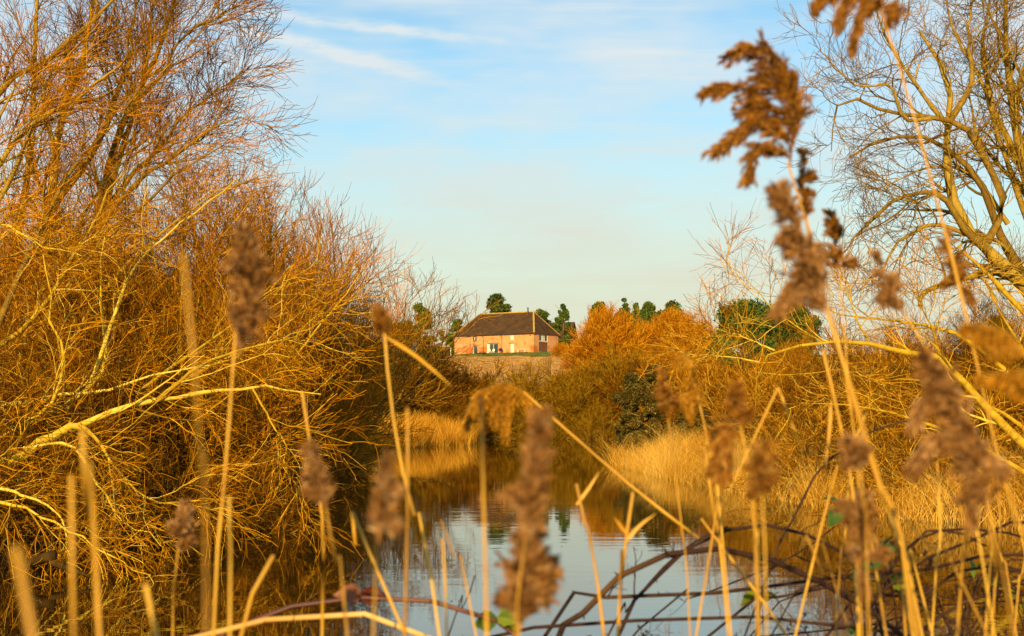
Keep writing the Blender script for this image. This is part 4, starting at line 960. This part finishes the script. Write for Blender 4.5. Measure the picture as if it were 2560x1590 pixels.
def reed(label, stem, Y, w_px=11, head=None, hw=60, side=(0, 0, 0), mat='plume', n=90, droop=.6, spread=.6, per=22, dy=0.0, smat='stem', leaf=None, lobes=(), group=None, name='reed'):
    """stem: pixels from bottom to top; head: pixels base to tip; hw: half width of the plume in pixels"""
    reed_n[0] += 1; sd_ = 500 + reed_n[0]; rg = np.random.default_rng(sd_)
    ws = root_down(to_world(stem, Y, dy)); base = ws[0].copy()
    e = empty(name, base, 0, label, 'reed', group)
    r = w_px * .74 / 2 * Y / FPX
    P = resample(ws, 28) - base; rr = np.linspace(r * 1.05, r * (.55 if head else .75), 28)
    for q in range(5, 28, 6): rr[q] *= 1.22                      # nodes
    t = Tubes(); t.add(P[None], rr[None], np.clip(rg.uniform(.3, .8) + rg.normal(0, .15, (1, 28)), 0, 1), 8, True); t.build('stem', M[smat], e)
    if head is not None:
        rachs = [resample(to_world(h_, Y + dy, 0) + (rg.normal(0, .012, 3) * (q > 0)) * np.linspace(0, 1, len(h_))[:, None], 16) - base for q, h_ in enumerate([head] + list(lobes))]
        if not lobes:
            m0 = rachs[0]; Lh = np.linalg.norm(m0[-1] - m0[0])
            for q in range(4):                                   # side lobes of the plume
                st = m0[int(rg.uniform(1, 10))]; dv = norm(rg.normal(0, .35, 3) + norm(m0[-1] - m0[0]) * .8 + np.asarray(side) * 1.2); Lb = hw * Y / FPX * 1.5 * rg.uniform(.7, 1.15); rachs.append(resample([st, st + dv * Lb * .55, st + dv * Lb - np.array([0, 0, 1]) * Lb * .15 * droop], 10))
        me = head_mesh(sd_, rachs, hw * Y / FPX * 1.5, side, n, droop, spread, .0095 * max(1, Y / 2.2) ** .5, per); link('seed_head', me, M[mat], e)
    if leaf is not None:
        for lp in leaf:
            lw = resample(to_world(lp, Y, 0), 14) - base; wd = np.interp(np.linspace(0, 1, 14), [0, .2, .7, 1], [.5, 1, .7, .05]) * r * .9
            sidev = norm(np.cross(np.gradient(lw, axis=0), np.array([.25, 1, .2]))); V = np.stack([lw - sidev * wd[:, None], lw + np.array([0, .15, 0]) * wd[:, None], lw + sidev * wd[:, None]], 1)
            i = np.arange(42).reshape(14, 3); F = np.concatenate([np.stack([i[:-1, a], i[:-1, a + 1], i[1:, a + 1], i[1:, a]], -1).reshape(-1, 4) for a in (0, 1)])
            link('leaf', mesh_np('leaf', V.reshape(-1, 3), [F], np.full(42, rg.uniform(.3, .8))), M['stem'], e)
    return e
def D(*p): return [(x * 1.0517, y * 1.0517) for x, y in p]     # measured on the reduced view

# left half
reed('tall reed with an upright blurred brown seed head in front of the left willow', D((508, 1500), (525, 1250), (545, 1000), (562, 760)), 1.75, 16, D((566, 850), (596, 700), (580, 565)), 46, (.16, 0, .0), 'plume_grey', 210, .9, .6, 26)
reed('tall blurred reed stalk without a head, left of the tall left seed head', D((490, 1500), (482, 1200), (470, 950), (446, 720), (434, 600)), .85, 14)
reed('blurred stalk rising at the left with a faint bent top', D((236, 1500), (222, 1360), (204, 1200), (196, 1020)), 1.1, 23)
reed('thick blurred broken stalk in the bottom left corner', D((82, 1500), (62, 1400), (38, 1300)), .62, 40)
reed('short broken stalk at the bottom left of the small fluffy seed head', D((372, 1500), (360, 1440), (346, 1388)), 1.2, 22)
reed('faint vertical stalk at the lower left behind the broken corner stalk', D((176, 1500), (172, 1380), (172, 1240), (170, 1130)), 1.0, 20)
reed('short reed with a small fluffy seed head low on the left', D((411, 1500), (414, 1400), (424, 1300)), 2.2, 11, D((426, 1310), (438, 1260), (442, 1205)), 22, (.05, 0, 0), 'plume_grey', 70, .7, .8, 24)
reed('faint stalk beside the tall left seed head', D((546, 1500), (546, 1350), (545, 1180)), 1.5, 13)
reed('reed with a drooping purple seed head left of the pond', D((824, 1500), (800, 1350), (775, 1210)), 1.6, 15, D((775, 1210), (762, 1140), (740, 1070)), 24, (.1, 0, 0), 'plume_grey', 70, .9, .4, 22)
reed('slim bare stalk crossing the purple drooping seed head', D((766, 1490), (768, 1340), (764, 1200), (738, 1060), (718, 930)), 2.3, 12)
reed('reed bent over at a dark tuft left of the barn', D((1042, 1490), (985, 1230), (945, 1060), (918, 850), (912, 760)), 2.1, 14, D((912, 800), (910, 770), (900, 742)), 14, (.05, 0, 0), 'plume', 45, .6, .4, 20, leaf=[D((920, 802), (980, 840), (1030, 880), (1075, 920))])
reed('faint straight stalk right beside the bent reed', D((962, 1490), (966, 1350), (970, 1180), (968, 970)), 1.7, 12)
reed('blurred narrow purple seed head over the dark water', D((888, 1500), (893, 1400), (900, 1280)), 1.25, 13, D((900, 1290), (910, 1200), (918, 1105)), 14, (.06, 0, 0), 'plume_grey', 55, .8, .35, 20)
reed('leaning broken stalk crossing the bramble near the green leaf', D((912, 1390), (880, 1345), (845, 1297)), 2.2, 14)
reed('leaning dry stalk rising right from the bottom left bramble', D((580, 1480), (600, 1420), (650, 1320)), 1.8, 15)
reed('thin leaning stalk against the bright water left of the middle', D((1130, 1500), (1095, 1370), (1048, 1235)), 2.2, 9)
reed('faint thin stalk standing in the bright water', D((1062, 1500), (1058, 1380), (1052, 1280)), 1.9, 10)
# middle
reed('large blurred fluffy seed head at the bottom middle', D((1232, 1560), (1232, 1500), (1236, 1440)), 1.45, 16, D((1240, 1490), (1238, 1400), (1258, 1285)), 50, (-.12, 0, -.05), 'plume_grey', 240, .9, .7, 26)
reed('tall narrow blurred seed head above the fluffy bottom middle one', D((1222, 1560), (1232, 1420), (1250, 1270)), 1.3, 13, D((1250, 1280), (1264, 1150), (1282, 1000)), 30, (.06, 0, 0), 'plume_grey', 170, .7, .4, 24)
reed('long reed leaning left with a drooping golden plume over the far bush', D((1800, 1410), (1650, 1275), (1500, 1155), (1350, 1025), (1245, 932)), 2.7, 14, D((1250, 936), (1205, 916), (1165, 926), (1138, 960)), 30, (-.1, 0, -.5), 'plume_gold', 260, 1.8, .5, 26,
     lobes=[D((1180, 920), (1140, 950), (1120, 1025)), D((1215, 915), (1180, 945), (1168, 1020)), D((1230, 920), (1205, 950), (1200, 1015)), D((1245, 930), (1262, 960), (1275, 1000)), D((1200, 915), (1150, 940), (1142, 990))])
reed('faint stalk under the drooping golden plume', D((1150, 1200), (1146, 1100), (1143, 1020)), 1.4, 14)
reed('thin broken stalk in the bright water right of the fluffy seed head', D((1425, 1420), (1400, 1290), (1370, 1150)), 2.4, 12, leaf=[D((1370, 1200), (1400, 1160), (1425, 1120))])
reed('forked dry stalk in front of the pond reflection', D((1470, 1500), (1480, 1360), (1495, 1230), (1505, 1170)), 2.2, 13, leaf=[D((1485, 1290), (1520, 1250), (1560, 1220)), D((1490, 1270), (1475, 1250), (1460, 1230))])
reed('slim reed with a small dark head in front of the ivy bush', D((1640, 1500), (1625, 1300), (1605, 1120), (1586, 980)), 2.4, 9, D((1588, 1000), (1578, 940), (1572, 892)), 17, (0, 0, -.1), 'plume', 55, .8, .4, 20)
reed('reed with a loose tan seed head under a thin bare tip beside the ivy bush', D((1722, 1330), (1692, 1110), (1668, 980), (1650, 910)), 2.5, 10, D((1668, 960), (1655, 920), (1634, 850)), 44, (0, 0, -.75), 'plume_gold', 80, 2.0, .5, 24)
reed('reed with a small dark upright head above a drooping brown tuft', D((1800, 1500), (1795, 1300), (1782, 1120), (1760, 1010)), 1.9, 12, D((1762, 1015), (1756, 975), (1753, 925)), 18, (0, 0, 0), 'plume', 50, .6, .4, 20)
reed('drooping brown tuft below the small dark upright head', D((1806, 1500), (1800, 1300), (1786, 1100), (1760, 1035)), 1.95, 9, D((1765, 1045), (1740, 1020), (1715, 1030)), 55, (0, 0, -.5), 'plume', 75, 2.4, .4, 22)
reed('blurred brown tuft right of the drooping tuft', D((1822, 1500), (1818, 1300), (1812, 1180)), 1.5, 10, D((1812, 1170), (1815, 1110), (1812, 1065)), 26, (0, 0, -.3), 'plume', 60, 1.5, .5, 22)
# right half
reed('tall reed with a large windswept brown plume against the sky', D((2190, 1500), (2140, 1320), (2050, 1030), (1975, 760), (1920, 540), (1888, 440), (1872, 385)), 2.1, 14, D((1878, 395), (1885, 300), (1872, 190), (1835, 130), (1790, 115), (1748, 128)), 56, (-.5, 0, -.08), 'plume', 460, .8, .55, 26,
     lobes=[D((1886, 300), (1820, 235), (1755, 205), (1690, 208)), D((1880, 335), (1815, 285), (1750, 310), (1698, 345)), D((1880, 372), (1830, 345), (1795, 365), (1780, 402)), D((1885, 340), (1902, 270), (1890, 200)), D((1870, 240), (1820, 200), (1780, 225)), D((1878, 300), (1840, 290), (1790, 270))])
reed('blurred dark brown plume just below the windswept one', D((2178, 1500), (2110, 1210), (2030, 940), (1965, 740)), 1.7, 17, D((1960, 745), (1928, 640), (1895, 540), (1862, 468)), 44, (-.12, 0, -.15), 'plume_grey', 260, .9, .6, 26,
     lobes=[D((1950, 690), (1900, 660), (1852, 715)), D((1930, 600), (1875, 570), (1848, 600)), D((1925, 580), (1945, 600), (1950, 660)), D((1890, 520), (1860, 490), (1838, 462))])
reed('small dark tuft at the right edge of the large windswept plume', D((2010, 900), (1960, 700), (1925, 540), (1905, 460)), 2.3, 8, D((1918, 520), (1906, 430), (1908, 370)), 16, (.1, 0, -.05), 'plume', 55, .8, .4, 20)
reed('slim reed with a neat upright head in front of the right tree', D((2070, 1500), (2045, 1200), (2020, 930), (2002, 740), (1996, 640)), 2.5, 9, D((1996, 645), (1986, 580), (1978, 512)), 22, (0, 0, -.2), 'plume', 75, .9, .5, 24)
reed('tallest reed whose drooping plume is cut by the top of the picture', D((2520, 1500), (2440, 1320), (2395, 1180), (2330, 900), (2280, 680), (2225, 470), (2160, 230), (2105, 60), (2085, 0)), 1.9, 14, D((2100, 40), (2075, -20), (2020, -60), (1960, -50)), 36, (-.1, 0, -.4), 'plume', 260, 1.6, .5, 26,
     lobes=[D((2095, 15), (2060, 15), (2045, 55), (2038, 105)), D((2085, -10), (2000, -30), (1955, 0), (1950, 20)), D((2080, -15), (2030, -10), (2005, 30), (2003, 60)), D((2090, 20), (2115, 10), (2112, 40))])
reed('reed with a small ragged head beside the tallest stalk', D((2470, 1500), (2380, 1120), (2320, 860), (2280, 690)), 2.1, 10, D((2288, 700), (2268, 640), (2250, 566)), 26, (.1, 0, -.3), 'plume', 75, 1.1, .4, 22)
reed('thin reed with a narrow dark leaning head in front of the right tree', D((2330, 1300), (2240, 930), (2190, 800), (2150, 745)), 1.9, 10, D((2148, 745), (2118, 690), (2088, 615)), 24, (.05, 0, -.15), 'plume_grey', 60, .7, .35, 20)
reed('large blurred dark plume low on the right', D((2420, 1560), (2380, 1420), (2350, 1230)), 1.5, 17, D((2350, 1215), (2310, 1090), (2270, 960), (2205, 850)), 46, (-.05, 0, -.25), 'plume_grey', 280, 1.0, .6, 26,
     lobes=[D((2305, 1080), (2240, 1030), (2190, 1085)), D((2290, 1000), (2310, 1060), (2350, 1110)), D((2340, 1190), (2310, 1160), (2285, 1190)), D((2270, 960), (2225, 960), (2210, 1010))])
reed('blurred wedge shaped seed head among the brambles on the right', D((2050, 1560), (2045, 1450), (2040, 1330)), 1.7, 13, D((2036, 1345), (2040, 1270), (2050, 1190)), 40, (-.06, 0, -.15), 'plume_grey', 95, .9, .5, 24)
reed('small pale fluffy head on a thin stalk in front of the golden reeds', D((2062, 1420), (2058, 1250), (2045, 1110)), 1.6, 9, D((2048, 1120), (2038, 1085), (2025, 1050)), 24, (0, 0, -.1), 'plume_grey', 55, .8, .6, 22)
reed('blurred plume drooping in from the right picture edge', D((2560, 1100), (2500, 930), (2440, 830), (2400, 800)), 1.5, 12, D((2440, 840), (2380, 790), (2300, 775)), 28, (0, 0, -.4), 'plume_gold', 60, 1.6, .5, 22)
reed('second blurred plume at the right picture edge, lower than the first', D((2570, 1200), (2520, 1020), (2480, 920)), 1.5, 12, D((2490, 930), (2430, 890), (2340, 890)), 26, (0, 0, -.4), 'plume_gold', 55, 1.6, .5, 22)
reed('reed with a folded pale leaf hanging from its tip on the right', D((2040, 1500), (2030, 1200), (2002, 1030), (1956, 832)), 2.2, 11, leaf=[D((1975, 960), (1972, 1020), (1962, 1110))])
reed('pale crossing stalk leaning right through the golden reeds', D((1960, 1220), (2000, 1120), (2060, 980)), 2.4, 9)
reed('leaning stalk left of the blurred brown tuft', D((1690, 1300), (1715, 1210), (1850, 920)), 2.4, 9, leaf=[D((1850, 920), (1880, 1000), (1910, 1070))])
reed('slim stalk rising through the bramble arch', D((1725, 1440), (1700, 1250), (1675, 1060)), 2.5, 9)
gS = 'bare stalks in the tangle at the lower right'
rng = np.random.default_rng(123)
for k in range(13):
    x0 = rng.uniform(1880, 2460); y1 = rng.uniform(1080, 1330); dx = rng.normal(-55, 70); Yk = rng.uniform(1.7, 3.0)
    reed('thin dry reed stalk without a head in the bramble tangle at the lower right', D((x0, 1500), (x0 + dx * .5 + rng.normal(0, 8), (1500 + y1) / 2), (x0 + dx, y1)), Yk, rng.uniform(6, 9.5), group=gS)

# ------------------------------------------------------------------ brambles
def leaf_mesh(rng, base, d, L, name='leaf'):
    """one toothed leaf, folded along its midrib"""
    d = d / np.linalg.norm(d); s = np.cross(d, rng.normal(size=3)); s /= np.linalg.norm(s); nn = np.cross(d, s)
    K = 9; V = []; 
    for j in range(K):
        t = j / (K - 1); w = L * .36 * math.sin(math.pi * min(1, t ** .75 * .96 + .03)) * (1 + (.12 if j % 2 else -.06)); c = base + d * L * t - nn * L * .25 * t * t
        V += [c - s * w + nn * w * .35, c, c + s * w + nn * w * .35]
    i = np.arange(K * 3).reshape(K, 3); F = np.concatenate([np.stack([i[:-1, a], i[:-1, a + 1], i[1:, a + 1], i[1:, a]], -1).reshape(-1, 4) for a in (0, 1)])
    return np.array(V), F
bn = [0]
def bramble(label, pts, Y, w_px, mat='cane', side=6, leaves=(), lm='bramble_leaf', dy=0, thorns=26, sprigs=0, name='bramble', group=None, n=34):
    """a bramble cane with thorns, side shoots, leaves at fractions along it and dry fruit sprigs"""
    bn[0] += 1; rg = np.random.default_rng(900 + bn[0]); Y *= 1.6; ws = to_world(pts, Y, dy)
    if pts[-1][1] > 1540: ws = root_down(ws[::-1])[::-1]
    elif pts[-1][0] > 2540: p = ws[-1]; ws = np.vstack([ws, p + (.5, .1, -.1), p + (1.0, .1, -.6), (p[0] + 1.3, p[1], .5)])
    if pts[0][1] > 1540: ws = root_down(ws)
    base = ws[0].copy(); e = empty(name, base, 0, label, 'bramble', group)
    r = w_px * 1.0 / 2 * Y / FPX; P = resample(ws, n) - base; P += np.cumsum(rg.normal(0, r * .34, P.shape), 0) * np.array([1, .3, 1]); rr = np.linspace(r, r * .5, n)
    t = Tubes(); t.add(P[None], rr[None], np.clip(.5 + rg.normal(0, .2, (1, n)), 0, 1), 7, True)
    if thorns:
        f = rg.uniform(.02, .98, thorns) * (n - 1); i = f.astype(int); pb = P[i]; tg = norm(P[np.minimum(i + 1, n - 1)] - P[i]); v = rg.normal(size=(thorns, 3)); v -= (v * tg).sum(1, keepdims=True) * tg; v = norm(v) - tg * .4
        Q = np.stack([pb + v * rr[i][:, None] * .7, pb + v * rr[i][:, None] * 2.6], 1); t.add(Q, np.tile(np.array([r * .35, r * .03]), (thorns, 1)), .3, 4)
    t.build('cane', M[mat], e)
    if side:
        q, s = grow(rg, P[None], rr[None], side, .1, .95, (30, 80), 60 * Y / FPX * 2.0, 8, .45, r * .15, -.2, .22, .2)
        for a in range(side):
            t2 = Tubes(); t2.add(q[a:a + 1], s[a:a + 1], rg.uniform(.1, .6), 5); q2, s2 = grow(rg, q[a:a + 1], s[a:a + 1], 3, .3, 1, (30, 70), 30 * Y / FPX * 1.6, 5, .6, r * .12, 0, .2, .2); t2.add(q2, s2, .3, 4); t2.build('side_shoot', M[mat], e)
    for fr, ln, red in leaves:
        i = int(fr * (n - 1)); st = P[i]
        for a in range(3):
            dv = np.array([rg.normal(0, .6) + (-.7, 0, .7)[a], rg.normal(0, .4), rg.normal(-.1, .4) + (0, .4, 0)[a]]); V, F = leaf_mesh(rg, st + np.array([0, 0, r]), dv, ln * Y / FPX)
            link('leaf', mesh_np('leaf', V, [F], np.full(len(V), rg.uniform(.2, 1))), M['bramble_leaf_red' if red else 'bramble_leaf'], e)
    for k in range(sprigs):
        # dry flower heads: short stalks ending in star shaped husks
        i = int(rg.uniform(.1, .9) * (n - 1)); st = P[i]; t3 = Tubes(); m_ = 7
        dirs = norm(rg.normal(size=(m_, 3)) + np.array([0, 0, .8])); ln = rg.uniform(18, 46, m_)[:, None] * Y / FPX; tip = st + dirs * ln
        t3.add(np.stack([np.repeat(st[None], m_, 0), st + dirs * ln * .5 + rg.normal(0, .002, (m_, 3)), tip], 1), np.tile([r * .22, r * .18, r * .15], (m_, 1)), .4, 4)
        for q in range(6):
            dd = norm(rg.normal(size=(m_, 3)) + dirs * .6); t3.add(np.stack([tip, tip + dd * 5 * Y / FPX, tip + dd * 11 * Y / FPX], 1), np.tile([r * .22, r * .40, r * .05], (m_, 1)), .5, 4)
        t3.build('dry_flower_head', M[mat], e)
    return e
bramble('thick dark bramble cane arching from the bottom middle to the lower right', D((1300, 1560), (1345, 1490), (1440, 1382), (1600, 1308), (1750, 1306), (1900, 1352), (2050, 1432), (2150, 1500)), 2.1, 19, 'cane', 7, [(.93, 60, 0)], thorns=40)
bramble('thinner bramble cane arching above the thick one', D((1470, 1500), (1510, 1430), (1560, 1370), (1640, 1292), (1750, 1244), (1850, 1242), (1930, 1268), (2000, 1302), (2060, 1380), (2095, 1500)), 2.3, 12, 'cane', 5, [], thorns=26)
bramble('bramble cane curving up right past the leaning stalk', D((1790, 1500), (1815, 1390), (1845, 1300), (1882, 1226), (1930, 1130), (2020, 1052), (2120, 1010), (2210, 992)), 2.4, 10, 'cane', 3, [], thorns=22)
bramble('red bramble cane low across the bottom left with green and red leaves', D((540, 1470), (620, 1435), (700, 1412), (850, 1395), (960, 1394), (1080, 1410), (1180, 1446), (1260, 1500)), 1.9, 17, 'cane_red', 4, [(.57, 66, 1), (.62, 70, 0), (.80, 62, 0)], thorns=34, sprigs=2)
bramble('long nearly level bramble cane across the lower right', D((1300, 1500), (1360, 1440), (1430, 1415), (1550, 1408), (1700, 1402), (2000, 1372), (2200, 1352), (2450, 1308)), 2.3, 12, 'cane', 8, [(.85, 55, 0)], thorns=34, sprigs=3)
bramble('bramble cane rising right from below the thick arch', D((1440, 1500), (1480, 1450), (1580, 1332), (1660, 1270), (1720, 1248)), 2.5, 9, 'cane', 4, [], thorns=20, sprigs=2)
bramble('pale dead cane lying along the bottom edge on the left', D((480, 1500), (560, 1472), (700, 1462), (850, 1450), (930, 1462), (1010, 1490)), 1.7, 18, 'stem_pale', 3, [], thorns=10)
bramble('bramble cane with green leaves behind the wedge shaped seed head', D((2130, 1500), (2110, 1380), (2080, 1300), (2030, 1240), (1990, 1190), (1960, 1180)), 2.4, 8, 'cane', 2, [(.8, 60, 0), (.9, 60, 0), (.99, 62, 0)], thorns=12)
bramble('low bramble cane along the bottom edge with dry flower heads', D((1300, 1478), (1420, 1462), (1560, 1470), (1720, 1455), (1860, 1468), (2000, 1480)), 2.2, 12, 'cane', 8, [(.7, 62, 0)], thorns=26, sprigs=5)
bramble('bramble cane with a dry flower head left of the fluffy bottom seed head', D((1060, 1520), (1090, 1460), (1120, 1400), (1128, 1370)), 2.2, 7, 'cane', 3, [(.75, 50, 0)], thorns=8, sprigs=3)
for k, (pts, Yk, wk, lv, lab) in enumerate([
    (D((1990, 1470), (2080, 1380), (2160, 1290), (2250, 1262), (2340, 1300)), 2.2, 12, [(.5, 55, 0)], 'dark bramble cane looping over right of the wedge shaped seed head'),
    (D((2120, 1500), (2200, 1400), (2300, 1340), (2434, 1350)), 2.4, 10, [(.6, 60, 0)], 'bramble cane sagging to the right edge above the corner leaves'),
    (D((2200, 1500), (2290, 1430), (2380, 1400), (2460, 1410)), 2.0, 12, [(.55, 75, 0), (.75, 75, 0), (.9, 80, 0)], 'leafy bramble cane in the bottom right corner'),
    (D((1700, 1500), (1850, 1420), (2000, 1400), (2150, 1440), (2300, 1500)), 2.5, 9, [(.4, 50, 0)], 'thin bramble cane arching low under the long level one'),
    (D((2080, 1500), (2120, 1360), (2180, 1270), (2280, 1255), (2380, 1262), (2460, 1290)), 2.4, 9, [], 'bramble cane along the far edge of the tangle on the right'),
    (D((1520, 1500), (1640, 1430), (1760, 1380), (1880, 1330), (1980, 1260)), 2.6, 8, [], 'straight thin bramble cane crossing behind the thick arch'),
    (D((2060, 1500), (2090, 1420), (2180, 1340), (2300, 1290), (2440, 1240)), 2.1, 10, [(.8, 60, 0)], 'bramble cane rising to the right edge through the stalks'),
    ]):
    bramble(lab, pts, Yk, wk, 'cane', 7, lv, thorns=24, sprigs=4)
gT = 'thin canes in the bramble tangle'
rng = np.random.default_rng(321)
for k in range(16):
    x0 = rng.uniform(1700, 2350); x1 = x0 + rng.uniform(120, 480); h0 = rng.uniform(1300, 1450); m_ = rng.uniform(.3, .8)
    bramble('thin dark cane in the bramble tangle at the lower right', D((x0, 1500), (x0 + (x1 - x0) * m_ * .5, h0 + rng.uniform(20, 60)), (x0 + (x1 - x0) * m_, h0), (x1, rng.uniform(1400, 1500)), (x1 + 40, 1510)), rng.uniform(2.0, 3.0), rng.uniform(3.5, 7), 'cane', 7, [(rng.uniform(.15, .85), 34, 0) for q in range(k % 3)], thorns=14, sprigs=5, group=gT, n=24)
print('verts', sum(len(m.vertices) for m in bpy.data.meshes))
